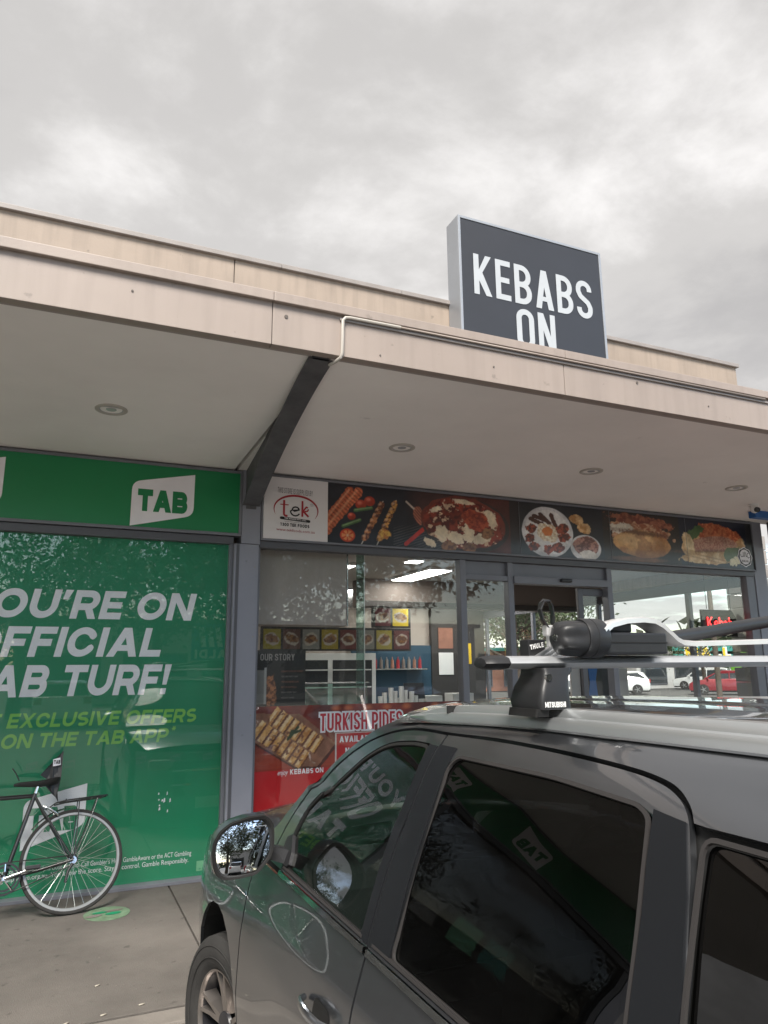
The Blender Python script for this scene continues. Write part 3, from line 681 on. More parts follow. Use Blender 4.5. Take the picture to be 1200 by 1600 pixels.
def slog(t, x, z, h, wd, m, tk=.235, y=yl, par=WG, gap=.10): return lettering(t, x, z, h, h*.92, h*tk, h*gap, y, m, par, shear=sh, width=wd)
slog("YOU'RE ON", -.745, 2.033, .228, 1.735, 'white_v'); slog('OFFICIAL', -.675, 1.735, .232, 1.425, 'white_v'); slog('TAB TURF!', -.675, 1.434, .238, 1.49, 'white_v')
slog('GET EXCLUSIVE OFFERS', -.66, 1.207, .107, 1.725, 'lime', .215); slog('ON THE TAB APP', -.36, 1.060, .105, 1.205, 'lime', .215); slog('*', .865, 1.085, .09, .035, 'lime')
slog('LONG MAY', .40, 1.312, .034, .19, 'faintg', .12, yl+.001); slog('WE PLAY', .40, 1.268, .034, .16, 'faintg', .12, yl+.001)
for k in range(9): tab_badge('small_badge', 1.14-.262*k, .895, .078, .052, .016, .050, yl, 'faintg', 'green_film', WG, dy=-.001)
for bx0 in (-.160,):
    tab_badge('large_badge', bx0, .335, .43, .345, .10, .30, yl, 'white_v', 'green_film', WG, dy=-.001)
small_text("You must be of legal age. Licensed venues and Racecourses only. Help is close at hand. Call Gambler's Help, GambleAware or the ACT Gambling", -.95, .185, .05, yl, 'white_v', WG, width=2.03)
small_text("and Racing Commission or visit gamblinghelponline.org.au. You know the score. Stay in control. Gamble Responsibly.", -.95, .135, .05, yl, 'white_v', WG, width=2.01)
flat('notice_sticker', [(1.125, .06), (1.285, .06), (1.285, .135), (1.125, .135)], yl-.0005, 'paleg', WG)
small_text('18+ Terms apply', 1.14, .07, .02, yl-.0015, 'green_film', WG, width=.12)
sc_ = np.random.default_rng(3); pk = MB()
for i in range(9):
    a = sc_.uniform(.80, .90); b = sc_.uniform(.50, .66); w = sc_.uniform(.006, .018); h = sc_.uniform(.01, .04)
    pk.prism([(a, b), (a+w, b+h*.2), (a+w*.8, b+h), (a+.2*w, b+h*.8)], 'y', yl-.0012, yl-.0006)
pk.build('peeled_patch', 'white_v', WG)

for i, (x, z) in enumerate(((-2.1, 1.25), (-2.6, 1.25), (-3.0, 1.25))):
    q = box('window_notice', x, x+.32, F+.004, F+.008, z, z+.44, ('cap', 'paleg', 'teal')[i], bev=0); tag(q, ('grey', 'pale green', 'teal')[i]+' notice in the plain window left of the green film', 'notice')
# ------------------------------------------------------------------ supplier board
K = thing('supplier_board', 'square white supplier board with a red and black logo left of the food banner', 'sign', (1.86, 6.19, 3.04))
yb = F-.100
box('board', 1.566, 2.172, yb, F-.02, 2.765, 3.335, 'tekwhite', K, bev=.002)
lettering('THIS STORE IS SUPPLIED BY', 1.69, 3.192, .050, .026, .0055, .016, yb-.002, 'ink', K, table=COND, width=.33, rot=-.03)
# red oval, thick at the top-left and tapering away
def oval(a0, a1, cx, cz, rx, rz, t0, t1):
    o_, i_ = [], []
    for k in range(41):
        s = k/40; a = R_(a0+(a1-a0)*s); t = t0+(t1-t0)*math.sin(math.pi*s)**.8
        o_.append((cx+rx*math.cos(a), cz+rz*math.sin(a))); i_.append((cx+(rx-t)*math.cos(a), cz+(rz-t*.95)*math.sin(a)))
    return o_+i_[::-1]
flat('logo_arc', oval(205, -35, 1.868, 3.045, .212, .138, .0005, .021), yb-.002, 'maroon', K)
def skf(poly_list, m):
    vs, fc = [], []
    for p in poly_list:
        p = ccw(p); b = len(vs); vs += [Vector(((q[0]-1.86)*20, (q[1]-3.05)*20)) for q in p]; fc.append(list(range(b, b+len(p))))
    ov, _, of, _, _, ofi = delaunay_2d_cdt(vs, [], fc, 0, 1e-6)
    return mesh('lettering', [(v.x/20+1.86, yb-.0035, v.y/20+3.05) for v in ov], [tuple(f) for f, o in zip(of, ofi) if o], m, K)
skf([*strokes([(1.752, 3.125), (1.752, 3.0)]+arc(1.774, 2.998, .022, .018, 180, 300, 6), .019), *strokes([(1.717, 3.083), (1.795, 3.083)], .009)], 'maroon')
skf([*strokes([(1.925, 3.13), (1.925, 2.982)], .018), *strokes([(1.93, 3.03)]+arc(1.952, 3.045, .026, .018, 200, 20, 6)[:0]+[(1.962, 3.075), (1.978, 3.07)], .014), *strokes([(1.935, 3.032), (1.985, 2.985)], .018), *strokes([(1.985, 3.055), (1.972, 3.036), (1.935, 3.03)], .012)], 'maroon')
skf([*strokes([(1.835, 3.035)]+arc(1.862, 3.042, .032, .026, 0, 185, 10)[::1]+arc(1.858, 3.03, .045, .044, 185, 330, 10), .013), *strokes([(1.832, 3.04), (1.85, 3.028), (1.875, 3.035), (1.893, 3.05)], .012)], 'ink')
bar = [(1.712, 2.962)]; 
flat('logo_bar', arc(1.728, 2.959, .013, .013, 90, 270, 6)+arc(1.990, 2.943, .013, .013, -90, 90, 6), yb-.002, 'ink', K)
small_text('TEK FOODS PTY. LTD.', 1.757, 2.9525, .018, yb-.003, 'tekwhite', K, width=.208, bold=.0006, rot=-.055)
small_text('Turkish & Mediterranean Gourmet Products', 1.757, 2.926, .012, yb-.002, 'ink', K, width=.21, rot=-.03)
lettering('1300 TEK FOODS', 1.722, 2.886, .030, .026, .0078, .0045, yb-.002, 'ink', K, width=.272, rot=-.02)
small_text('www.tekfoods.com.au', 1.685, 2.842, .035, yb-.002, 'maroon', K, width=.36, rot=-.025)
small_text("EST'D", 2.0, 3.10, .014, yb-.002, 'ink', K, width=.03); small_text("1979", 2.0, 3.085, .014, yb-.002, 'ink', K, width=.03)

# ------------------------------------------------------------------ food banner
bn = thing('food_banner', 'long dark banner of grilled meat, pide and kebab pictures above the shop window', 'banner', (4.95, 6.2, 3.04))
P = Print(2.178, 7.716, 2.768, 3.334, .0058)
P.C[:] = (.012, .014, .022)
X, Z = P.X, P.Z
z0, H = 2.768, .566
P.put(P.rect(3.62, 4.28, 2.7, 3.4), (.075, .018, .014)); P.put(P.ell(3.5, 3.25, .35, .3, soft=30)*.5, (.10, .03, .02))
P.put(P.rect(4.28, 4.41, 2.7, 3.4), (.018, .012, .014)); P.put(P.rect(4.41, 4.98, 2.7, 3.4), (.014, .016, .022))
def bun(a, b, c, seed, r=.045):
    m, t = P.cap(*a, *b, r, .35, seed); ang = math.atan2(b[1]-a[1], b[0]-a[0]); u = (X*math.cos(ang)+Z*math.sin(ang))
    st = np.clip(np.sin(u*2*math.pi/.034+3*vnoise(X, Z, 30, seed))*.5+.5, 0, 1)**1.5
    col = P.mixc(c, (.16, .025, .012), st*.75); col = col*(.7+.7*P.nz_(60, seed, .2, .8))[..., None]
    P.put(m, col); hl, _ = P.cap(a[0]-.012, a[1]+.012, b[0]-.012, b[1]+.012, r*.25, .8, seed+1, 2); P.put(hl*.45, (.85, .42, .22))
bun((2.18, 2.86), (2.50, 3.27), (.50, .11, .04), 3, .040); bun((2.20, 2.80), (2.58, 3.27), (.58, .15, .06), 5, .044)
for cx, cz, r in ((2.61, 3.15, .055), (2.70, 3.19, .055), (2.515, 3.03, .04)):
    P.put(P.ell(cx, cz, r, r*.85), (.42, .04, .015)); P.put(P.ell(cx-.012, cz+.015, r*.4, r*.3, soft=3)*.6, (.8, .25, .15)); P.put(P.ell(cx+.01, cz-.02, r*.8, r*.4, soft=6)*.4, (.12, .01, .005))
m = P.ell(2.475, 2.845, .075, .062); P.put(m, (.62, .06, .015)); q = P.ell(2.475, 2.845, .06, .048); a = np.arctan2(Z-2.845, X-2.475)
P.put(q*(np.cos(a*6)*.5+.5 > .25), (.80, .30, .10)); P.put(P.ell(2.475, 2.845, .012, .012), (.8, .5, .3))
for a, b in (((2.43, 2.93), (2.60, 3.00)), ((2.55, 3.09), (2.72, 3.125))):
    m, _ = P.cap(*a, *b, .016, .2, 4); P.put(m, (.06, .14, .04)); m, _ = P.cap(a[0], a[1]+.005, b[0], b[1]+.005, .004, soft=2); P.put(m*.7, (.35, .5, .25))
for a, b, c in (((2.60, 2.74), (2.84, 3.20), 11), ((2.76, 2.74), (2.98, 3.22), 17)):
    m, _ = P.cap(*a, *b, .0045); P.put(m, (.5, .48, .42))
    for s in np.arange(.22, .93, .115):
        x, z = a[0]+(b[0]-a[0])*s, a[1]+(b[1]-a[1])*s
        m = P.ell(x, z, .042, .031, .9, .3, int(c+s*30)); k = P.nz_(45, int(c+s*9)); P.put(m, P.mixc((.50, .20, .07) if c == 11 else (.65, .33, .08), (.10, .025, .015), k))
        P.put(P.ell(x-.01, z+.012, .014, .008, .6, .3, 3, 3)*.6, (.85, .6, .4))
P.put(P.ell(2.86, 2.88, .065, .045, .3, .4, 4), P.mixc((.75, .45, .08), (.45, .15, .03), P.nz_(40, 8)))
m = P.ell(3.225, 3.09, .055, .095, .35, .15, 6); P.put(m, P.mixc((.50, .17, .10), (.12, .03, .02), (np.sin((X+Z)*190)*.5+.5)*.8)); m, _ = P.cap(3.09, 3.22, 3.17, 3.155, .009); P.put(m, (.6, .5, .42))
g = (np.abs(((X*.35-Z)/.026) % 1-.5) < .16)*P.rect(2.95, 3.60, 2.76, 3.02)*np.clip((3.0-Z-.15*(3.3-X))/.05+.6, 0, 1); P.put(g*.8, (.075, .07, .07))
m, t = P.cap(3.08, 2.80, 3.28, 2.965, .02, .1, 3); P.put(m, (.50, .03, .02)); m, _ = P.cap(3.28, 2.965, 3.30, 3.0, .004); P.put(m, (.1, .2, .05))
_X, _Z, _r = P.X, P.Z, P.res
P.X, P.Z = (_X-3.74)/1.38+3.935, (_Z-3.05)/1.16+3.045; P.res = _r/1.3; X, Z = P.X, P.Z
# iskender plate
P.put(P.ell(3.95, 3.03, .37, .245, -.05), (.03, .02, .018)); P.put(P.ell(3.935, 3.05, .35, .225, -.05, .12, 4), (.17, .03, .018))
m = P.ell(3.935, 3.05, .335, .215, -.05, .2, 4)
P.put(m, P.mixc((.09, .008, .006), (.30, .04, .018), P.nz_(18, 31))); P.put(m*P.nz_(26, 33, .62, .68), (.65, .45, .30)); P.put(m*P.nz_(34, 35, .66, .72), (.07, .015, .01))
for cx, cz, rx, rz, ro, sd_ in ((3.74, 2.94, .05, .075, .2, 1), (3.86, 2.91, .07, .045, -.3, 2), (3.97, 2.95, .045, .09, .1, 3), (4.08, 2.92, .08, .045, .4, 4), (4.16, 3.1, .05, .10, .5, 5), (3.70, 3.15, .05, .022, .4, 6), (3.93, 3.235, .08, .02, -.1, 7), (3.64, 2.86, .05, .03, -.6, 8)):
    P.put(P.ell(cx, cz, rx, rz, ro, .45, sd_), (.72, .60, .43))
P.put(P.ell(4.03, 3.08, .12, .09, -.4, .25, 9), P.mixc((.22, .025, .012), (.45, .08, .03), P.nz_(50, 41)))
for cx, cz in ((3.80, 2.835), (3.97, 2.83), (4.13, 2.97)): m = P.ell(cx, cz, .06, .045, .2, .3, 6); P.put(m, P.mixc((.10, .035, .018), (.30, .14, .06), P.nz_(40, 9)))
P.X, P.Z = (_X-4.755)/1.40+4.68, (_Z-3.03)/1.17+3.06; X, Z = P.X, P.Z
# white plate with meats, bread squares, second plate
P.put(P.ell(4.68, 3.06, .235, .235, 0, .05, 3), (.60, .60, .62)); P.put(P.ell(4.68, 3.06, .205, .205, 0, .05, 3), (.70, .69, .69))
for a, b in (((4.53, 3.17), (4.63, 3.13)), ((4.62, 3.22), (4.70, 3.14)), ((4.72, 3.22), (4.76, 3.11)), ((4.56, 3.20), (4.66, 3.17))):
    m, _ = P.cap(*a, *b, .020, .3, 2); P.put(m, (.07, .022, .015))
m = P.ell(4.68, 3.055, .10, .085, 0, .3, 5); P.put(m, P.mixc((.78, .72, .60), (.55, .40, .25), P.nz_(70, 3))); P.put(P.ell(4.68, 3.065, .045, .042, 0, .2, 5), (.55, .17, .04))
for cx, cz, rr_ in ((4.53, 3.08, .05), (4.515, 2.99, .05), (4.55, 2.92, .05), (4.82, 3.10, .06), (4.83, 3.02, .055), (4.77, 2.92, .06), (4.68, 2.90, .05)):
    m = P.ell(cx, cz, rr_, rr_*.8, .4, .4, int(cz*100)); P.put(m, P.mixc((.38, .07, .03), (.08, .02, .015), P.nz_(50, int(cx*50))))
for cx, cz in ((4.96, 3.20), (5.03, 3.12)): m = P.ell(cx, cz, .068, .05, -.2, .25, 3); P.put(m, P.mixc((.72, .48, .24), (.45, .22, .07), P.nz_(30, 3)))
P.X, P.Z = (_X-5.25)/1.65+5.10, (_Z-2.885)/1.07+2.97; X, Z = P.X, P.Z
P.put(P.ell(5.10, 2.97, .125, .135), (.62, .61, .62)); m = P.ell(5.10, 2.99, .105, .10, 0, .1, 4); P.put(m, P.mixc((.45, .22, .17), (.14, .05, .04), P.nz_(60, 77))); P.put(P.ell(5.12, 2.90, .075, .05, 0, .3, 3), (.72, .68, .63))
P.X, P.Z, P.res = _X, _Z, _r; X, Z = _X, _Z
# dark slate, filled pide
P.put(P.rect(5.50, 6.63, 2.7, 3.4), (.02, .014, .012)); P.X = (_X-6.06)/1.22+5.80; X = P.X; P.put(P.ell(5.8, 3.24, .38, .07, -.08, .4, 4)*.9, P.mixc((.16, .03, .015), (.35, .12, .06), P.nz_(30, 5)))
m = P.ell(5.80, 3.10, .36, .13, -.06, .35, 14); P.put(m, P.mixc((.55, .33, .20), (.28, .08, .03), P.nz_(26, 51)))
P.put(P.ell(5.55, 3.14, .13, .055, .1, .5, 2), (.66, .60, .50)); m = P.ell(5.80, 2.98, .34, .155, -.03, .06, 15); P.put(m, P.mixc((.60, .34, .13), (.42, .18, .05), P.nz_(7, 61))); P.put(P.ell(5.74, 3.02, .22, .07, 0, .3, 3, 8)*.6, (.80, .55, .30)); P.put(m*P.nz_(9, 63, .62, .7)*.5, (.22, .07, .025)); P.put(m*np.clip((2.93-Z)/.09, 0, 1)*.75, (.22, .085, .03)); P.put(P.ell(5.80, 3.105, .33, .028, -.05, .5, 19, 4)*.85, (.10, .03, .015))
P.put(P.ell(5.75, 2.80, .3, .03, 0, .2, 3, 3)*.6, (.25, .10, .04))
# wrap
P.X = _X; X = _X
P.put(P.rect(6.63, 7.73, 2.7, 3.4), (.008, .012, .028))
P.X = (_X-7.16)*1.0+7.06; X = P.X
m = P.ell(7.06, 3.0, .52, .20, .10, .12, 25); P.put(m, P.mixc((.72, .52, .30), (.50, .28, .12), P.nz_(12, 71)))
m = P.ell(7.16, 3.17, .34, .12, -.1, .3, 26); P.put(m, P.mixc((.36, .07, .025), (.60, .20, .08), P.nz_(36, 73)))
P.put(P.ell(6.78, 3.17, .16, .055, .5, .5, 2), (.07, .13, .04)); m = P.ell(7.06, 3.03, .40, .11, .08, .15, 27); P.put(m, P.mixc((.34, .13, .09), (.50, .28, .20), P.nz_(70, 75)))
m = P.ell(6.98, 2.88, .46, .075, .06, .25, 28); P.put(m, P.mixc((.75, .56, .32), (.50, .30, .12), P.nz_(16, 79)))
for a0 in (2.83, 2.87): q, _ = P.cap(6.6, a0+.06, 7.3, a0-.03, .006, .5, 3, 3); P.put(q*m*.7, (.28, .14, .06))
P.put(P.ell(7.0, 2.955, .44, .018, .06, .6, 33, 4)*.8, (.16, .06, .03)); P.put(P.ell(6.66, 3.02, .08, .15, .4, .2, 3), P.mixc((.80, .64, .40), (.55, .36, .17), P.nz_(14, 5)))
P.put(P.ell(7.38, 2.93, .16, .09, .2, .6, 5), (.10, .15, .06)); P.put(P.ell(7.43, 2.86, .12, .05, .3, .6, 6), (.66, .60, .40))
P.put(P.rect(6.9, 7.3, 3.07, 3.3)*0, (0, 0, 0))
P.C *= (.55+.75*vnoise(_X, _Z, 9, 90))[..., None]*(.90+.2*vnoise(_X, _Z, 70, 91, 1))[..., None]
P.build('printed_face', F-.082, 'print', bn)
box('backing_board', 2.176, 7.718, F-.08, F-.012, 2.766, 3.336, 'black_s', bn, bev=0)
for a, b, c, d in ((1.548, 7.735, 3.336, 3.358), (1.548, 7.735, 2.746, 2.765), (7.718, 7.735, 2.765, 3.336), (1.548, 1.564, 2.765, 3.336)):
    box('banner_frame', a, b, F-.095, F-.01, c, d, 'alu', bn, bev=.003)
for xj in (4.30, 5.50, 6.63): box('print_joint', xj-.002, xj+.002, F-.084, F-.0825, 2.77, 3.33, 'alu', bn, bev=0)
# halal rosette
yh = F-.0845
def rosette(cx, cz, r, n, amp): return [(cx+(r*(1+amp*math.cos(n*t)))*math.cos(t), cz+(r*(1+amp*math.cos(n*t)))*math.sin(t)) for t in np.linspace(0, 2*math.pi, 97)[:-1]]
flat('halal_badge', rosette(7.56, 2.915, .118, 8, .045), yh, 'white_v', bn); flat('halal_badge', rosette(7.56, 2.915, .108, 8, .045), yh-.001, 'signdark', bn); flat('halal_badge', [(7.56+.088*math.cos(t), 2.915+.092*math.sin(t)) for t in np.linspace(0, 6.28, 40)[:-1]], yh-.002, 'white_v', bn)
lettering('HALAL', 7.50, 2.852, .027, .02, .006, .005, yh-.004, 'signdark', bn, width=.115)
def skb(pl, m, y, par):
    vs, fc = [], []
    for p in map(ccw, pl): b = len(vs); vs += [Vector(((q[0]-7.56)*20, (q[1]-2.9)*20)) for q in p]; fc.append(list(range(b, b+len(p))))
    ov, _, of, _, _, ofi = delaunay_2d_cdt(vs, [], fc, 0, 1e-6)
    return mesh('lettering', [(v.x/20+7.56, y, v.y/20+2.9) for v in ov], [tuple(f) for f, o in zip(of, ofi) if o], m, par)
skb([*strokes([(7.625, 2.965), (7.60, 2.955), (7.592, 2.925), (7.615, 2.905), (7.635, 2.915)], .008), *strokes([(7.60, 2.925), (7.578, 2.922), (7.574, 2.975)], .008), *strokes([(7.556, 2.98), (7.552, 2.925), (7.535, 2.92)], .008), *strokes([(7.535, 2.975), (7.53, 2.925), (7.50, 2.915), (7.488, 2.93), (7.492, 2.95)], .008)], 'signdark', yh-.004, bn)

# ------------------------------------------------------------------ posters on the kebab window
yp = F+.005
po = thing('window_poster', 'red window poster of sliced flatbread filling the lower kebab shop window', 'poster', (2.57, yp, .7))
P = Print(1.562, 3.585, .092, 1.312, .0065); X, Z = P.X, P.Z
P.C[:] = P.mixc((.10, .006, .004), (.26, .022, .010), P.nz_(5, 4)); P.put(np.clip((1.31-Z)/.5, 0, 1)*.35, (.32, .03, .012))
for cx in (2.3, 2.42, 2.61, 2.8, 3.0, 3.3): P.put(P.ell(cx, 1.28, .035, .02, soft=4)*.7, (.65, .16, .05))
wv = (np.sin(X*420)*np.sin(Z*420) > .1)*P.rect(1.5, 2.4, .80, 1.0); P.put(wv*.35, (.45, .10, .04))
bd = [(1.50, 1.26), (1.97, 1.24), (2.30, .98), (2.13, .795), (1.93, .80), (1.50, 1.06)]
def polymask(P, poly):
    ins = np.zeros(P.X.shape, bool); n = len(poly)
    for i in range(n):
        (x0, z0_), (x1, z1_) = poly[i], poly[(i+1) % n]
        c = ((z0_ > P.Z) != (z1_ > P.Z)) & (P.X < (x1-x0)*(P.Z-z0_)/((z1_-z0_) or 1e-9)+x0); ins ^= c
    return ins*1.0
P.put(polymask(P, [(x+.012, z-.025) for x, z in bd]), (.06, .012, .008)); P.put(polymask(P, bd), P.mixc((.20, .085, .05), (.30, .13, .08), P.nz_(12, 3)))
for i in range(8):
    for (ax, az, bx, bz, sd_) in ((1.73, 1.235, 2.12, .985, 1), (1.60, 1.125, 1.99, .865, 2)):
        s = i/7; cx, cz = ax+(bx-ax)*s, az+(bz-az)*s
        q = np.array([(-.066, -.052), (-.028, -.078), (.066, .045), (.030, .075)])+(cx, cz)
        P.put(polymask(P, [tuple(p+(.010, -.010)) for p in q]), (.13, .035, .012)); m = polymask(P, [tuple(p) for p in q])
        P.put(m, P.mixc((.70, .38, .12), (.46, .19, .05), P.nz_(34, i+sd_*9))); P.put(m*(polymask(P, [tuple(p+(-.016, .012)) for p in q]))*P.nz_(16, i*3+sd_, .4, .6)*.7, (.85, .66, .40))
        P.put(m*P.nz_(28, i*5+sd_, .66, .7), (.20, .07, .03)); 
for a, b in (((1.88, 1.05), (1.95, 1.13)), ((1.86, 1.03), (1.90, 1.10)), ((1.90, 1.08), (1.97, 1.10))): m, _ = P.cap(*a, *b, .012, .5, 3); P.put(m, (.015, .045, .012))
P.put(P.rect(1.5, 3.7, 0, .782), (.46, .006, .012)); 
P.put(P.ell(2.0, .16, .34, .20, .1, .05, 3), P.mixc((.58, .36, .20), (.40, .20, .09), (np.sin((X*.6+Z)*150)*.5+.5)))
P.put(P.rect(2.296, 3.3, .762, 1.070), (.62, .60, .58)); P.put(P.rect(2.306, 3.29, .772, 1.060), (.48, .01, .015))
P.build('printed_face', yp, 'print', po)
lettering('TURKISH PIDES', 2.152, 1.088, .150, .066, .022, .014, yp-.0025, 'redtxt', po, table=COND, width=.80, space=.035)
lettering('TURKISH PIDES', 2.137, 1.073, .180, .094, .050, -.014, yp-.0015, 'white_v', po, table=COND, width=.83, space=.009)
lettering('AVAILABLE', 2.335, .985, .052, .030, .009, .006, yp-.0025, 'white_v', po, table=COND, width=.36); lettering('NOW IN STORE', 2.39, .885, .052, .030, .009, .006, yp-.0025, 'white_v', po, table=COND, width=.45)
small_text('enjoy', 1.775, .742, .062, yp-.002, 'white_v', po, width=.092, shear=.35); lettering('KEBABS ON', 1.885, .742, .042, .040, .0095, .007, yp-.002, 'white_v', po, width=.30)
st = thing('story_poster', 'black window poster with grey heading and a doner spit picture', 'poster', (1.78, yp, 1.55))
P = Print(1.562, 2.01, 1.314, 1.79, .007); X, Z = P.X, P.Z
P.C[:] = (.010, .010, .010); m = P.ell(1.70, 1.42, .045, .16, 0, .3, 3); P.put(m, P.mixc((.40, .16, .07), (.08, .025, .012), P.nz_(60, 3))); P.put(P.rect(1.56, 1.66, 1.33, 1.62), (.15, .145, .14)); P.put(P.rect(1.64, 1.66, 1.33, 1.64), (.32, .31, .30))
P.build('printed_face', yp-.001, 'print', st)
lettering('OUR STORY', 1.598, 1.700, .058, .034, .010, .006, yp-.003, 'cap', st, table=COND, width=.31)
for k, (tx, w, mt_) in enumerate((('KEBABS ON FROM TURKEY', .20, 'brick'), ('FOR OVER THIRTY YEARS', .15, 'cap'), ('WE HAVE SERVED OURS', .16, 'brick'), ('BEST OF AUSTRALIA', .14, 'brick'), ('FRESH EVERY DAY', .14, 'cap'), ('MADE BY HAND', .12, 'cap'))):
    small_text(tx, 1.79, 1.60-.045*k, .02, yp-.003, mt_, st, width=w)

# ------------------------------------------------------------------ things inside the kebab shop
pn = box('hanging_panel', 1.60, 2.46, 6.46, 6.72, 2.02, 2.84, 'blind', bev=.006); tag(pn, 'large taupe boxed panel hanging behind the left of the kebab window', 'panel'); box('panel_edge', 2.462, 2.475, 6.46, 6.72, 2.02, 2.84, 'steel_in', pn, bev=0)
fn = box('glass_fin', 2.60, 2.68, 6.56, 6.57, .10, 2.85, 'glass_g', bev=0); tag(fn, 'tall greenish glass fin standing behind the kebab shop window', 'glass panel'); box('fin_edge', 2.68, 2.686, 6.555, 6.575, .1, 2.85, 'white', fn, bev=0)
mb = thing('menu_board', 'dark menu board hung over the counter with rows of small food pictures', 'menu board', (4.4, 11.9, 2.3))
box('board', 3.02, 5.78, 11.92, 11.96, 1.93, 2.33, 'ink', mb); box('board', 5.02, 5.78, 11.92, 11.96, 2.335, 2.72, 'ink', mb)
def tile(x, z, w, h, bgc, seed):
    P = Print(x, x+w, z, z+h, .012); P.C[:] = bgc; r = np.random.default_rng(seed)
    P.put(P.ell(x+w/2, z+h*.5, w*.42, h*.30, r.uniform(-.6, .6), .2, seed), (.60, .55, .48)); P.put(P.ell(x+w/2, z+h*.52, w*.36, h*.2, r.uniform(-.6, .6), .4, seed+1), P.mixc((.40, .20, .07), (.14, .05, .03), P.nz_(20, seed)))
    P.C *= .55
    P.build('menu_picture', 11.915, 'print_in', mb)
for i, c in enumerate(((.42, .36, .02), (.14, .06, .05), (.30, .30, .28), (.42, .32, .03), (.16, .03, .03), (.25, .25, .22), (.42, .35, .05), (.14, .03, .03))): tile(3.06+.34*i, 1.96, .30, .33, c, i+2)
tile(5.08, 2.37, .30, .31, (.16, .02, .03), 33); tile(5.42, 2.37, .31, .31, (.85, .62, .02), 35)
ct = thing('service_counter', 'long counter with glass display behind the red window poster', 'counter', (4, 10, 0))
box('counter_body', 2.4, 5.3, 9.9, 10.6, .02, 1.06, 'dark_in', ct); box('counter_top', 2.36, 5.34, 9.86, 10.64, 1.062, 1.10, 'steel_in', ct)
box('display_glass', 2.6, 4.1, 9.92, 9.93, 1.10, 1.42, 'glass_g', ct, bev=0); box('display_top', 2.58, 4.12, 9.9, 10.3, 1.42, 1.44, 'steel_in', ct)
for i in range(8):
    x = 4.36+.085*i; zt = 1.105+[.12, .17, .24, .19, .26, .20, .18, .12][i]
    c = MB().cyl((x, 10.05+.04*(i % 2), 1.103), (x, 10.05+.04*(i % 2), zt), .036, .040, 14).build('cup_stack', 'cup', smooth=True); tag(c, ['leftmost', 'second', 'third', 'fourth', 'fifth', 'sixth', 'seventh', 'rightmost'][i]+' stack of white paper cups along the kebab shop counter', 'cup stack', 'stacks of white cups on the counter')
fr_ = thing('drinks_fridge', 'white lit glass fronted fridge behind the counter', 'fridge', (4.3, 12.4, 0))
box('cabinet', 3.5, 5.25, 12.3, 12.69, .02, 1.90, 'white', fr_); box('door_glass', 3.58, 4.33, 12.29, 12.298, .2, 1.78, 'farglass', fr_, bev=0); box('door_glass', 4.42, 5.17, 12.29, 12.298, .2, 1.78, 'farglass', fr_, bev=0)
for z in (.6, .95, 1.3, 1.6): box('shelf', 3.6, 5.15, 12.27, 12.288, z, z+.02, 'white', fr_, bev=0)
tb = thing('side_bench', 'pale bench with stacked boxes by the blue wall in the shop', 'bench', (5.9, 11, 0)); box('bench_top', 5.0, 6.6, 10.8, 11.3, 1.0, 1.05, 'white', tb); box('bench_base', 5.05, 6.55, 10.85, 11.25, .02, .998, 'dark_in', tb)
for i, (x, w, h) in enumerate(((5.15, .35, .10), (5.55, .3, .13), (6.05, .4, .16))): b_ = box('takeaway_box', x, x+w, 10.9, 11.2, 1.051, 1.051+h, 'cup', bev=.01); tag(b_, ['flattest white takeaway box stack on the shop bench', 'middle white takeaway box stack on the shop bench', 'tallest white takeaway box stack on the shop bench'][i], 'box')
gr = thing('kebab_grill', 'upright doner spit of browned meat in a steel grill behind the counter', 'grill', (3.2, 11.2, 1.1))
box('grill_back', 2.9, 3.5, 11.3, 11.4, 1.1, 1.85, 'steel_in', gr); box('grill_base', 2.9, 3.5, 10.95, 11.3, 1.06, 1.14, 'steel_in', gr)
MB().loft([[(3.2+r*math.cos(a)*(1+.06*math.sin(5*a+z*9)), 11.12+r*math.sin(a), z) for a in np.linspace(0, 6.283, 20, endpoint=False)] for z, r in ((1.16, .07), (1.2, .13), (1.4, .17), (1.6, .19), (1.72, .17), (1.76, .08))]).build('spit_meat', 'brick', gr, smooth=True)
MB().cyl((3.2, 11.12, 1.1), (3.2, 11.12, 1.86), .01, n=8).build('spit', 'steel_in', gr)
hd = box('range_hood', 3.6, 4.9, 11.2, 11.8, 2.62, 2.86, 'steel_in', bev=.02); tag(hd, 'stainless range hood hung over the cooking area above the menu boards', 'range hood')
sh_ = thing('wall_shelf', 'steel wall shelf of sauce bottles on the blue wall', 'shelf', (5.8, 12.6, 1.6)); box('shelf_board', 5.3, 6.4, 12.5, 12.715, 1.60, 1.625, 'steel_in', sh_)
for i in range(9):
    x = 5.37+.115*i; c = ('maroon', 'brown_in', 'cap', 'brick')[i % 4]; q = MB().cyl((x, 12.6, 1.627), (x, 12.6, 1.79), .034, .030, 12).cyl((x, 12.6, 1.79), (x, 12.6, 1.84), .012, .008, 10).build('sauce_bottle', c, smooth=True); tag(q, ['first', 'second', 'third', 'fourth', 'fifth', 'sixth', 'seventh', 'eighth', 'last'][i]+' '+('dark red', 'brown', 'grey', 'brick coloured')[i % 4]+' sauce bottle from the left on the shop wall shelf', 'bottle', 'sauce bottles on the wall shelf')
ti = thing('till', 'dark till screen standing on the service counter', 'till', (5.0, 10.2, 1.1)); MB().box(-.17, .17, -.012, .012, 0, .24, .005, Matrix.Translation((5.0, 10.2, 1.17)) @ Matrix.Rotation(R_(-12), 4, 'X')).build('screen', 'black_s', ti); box('stand', 4.95, 5.05, 10.18, 10.3, 1.102, 1.18, 'black', ti)
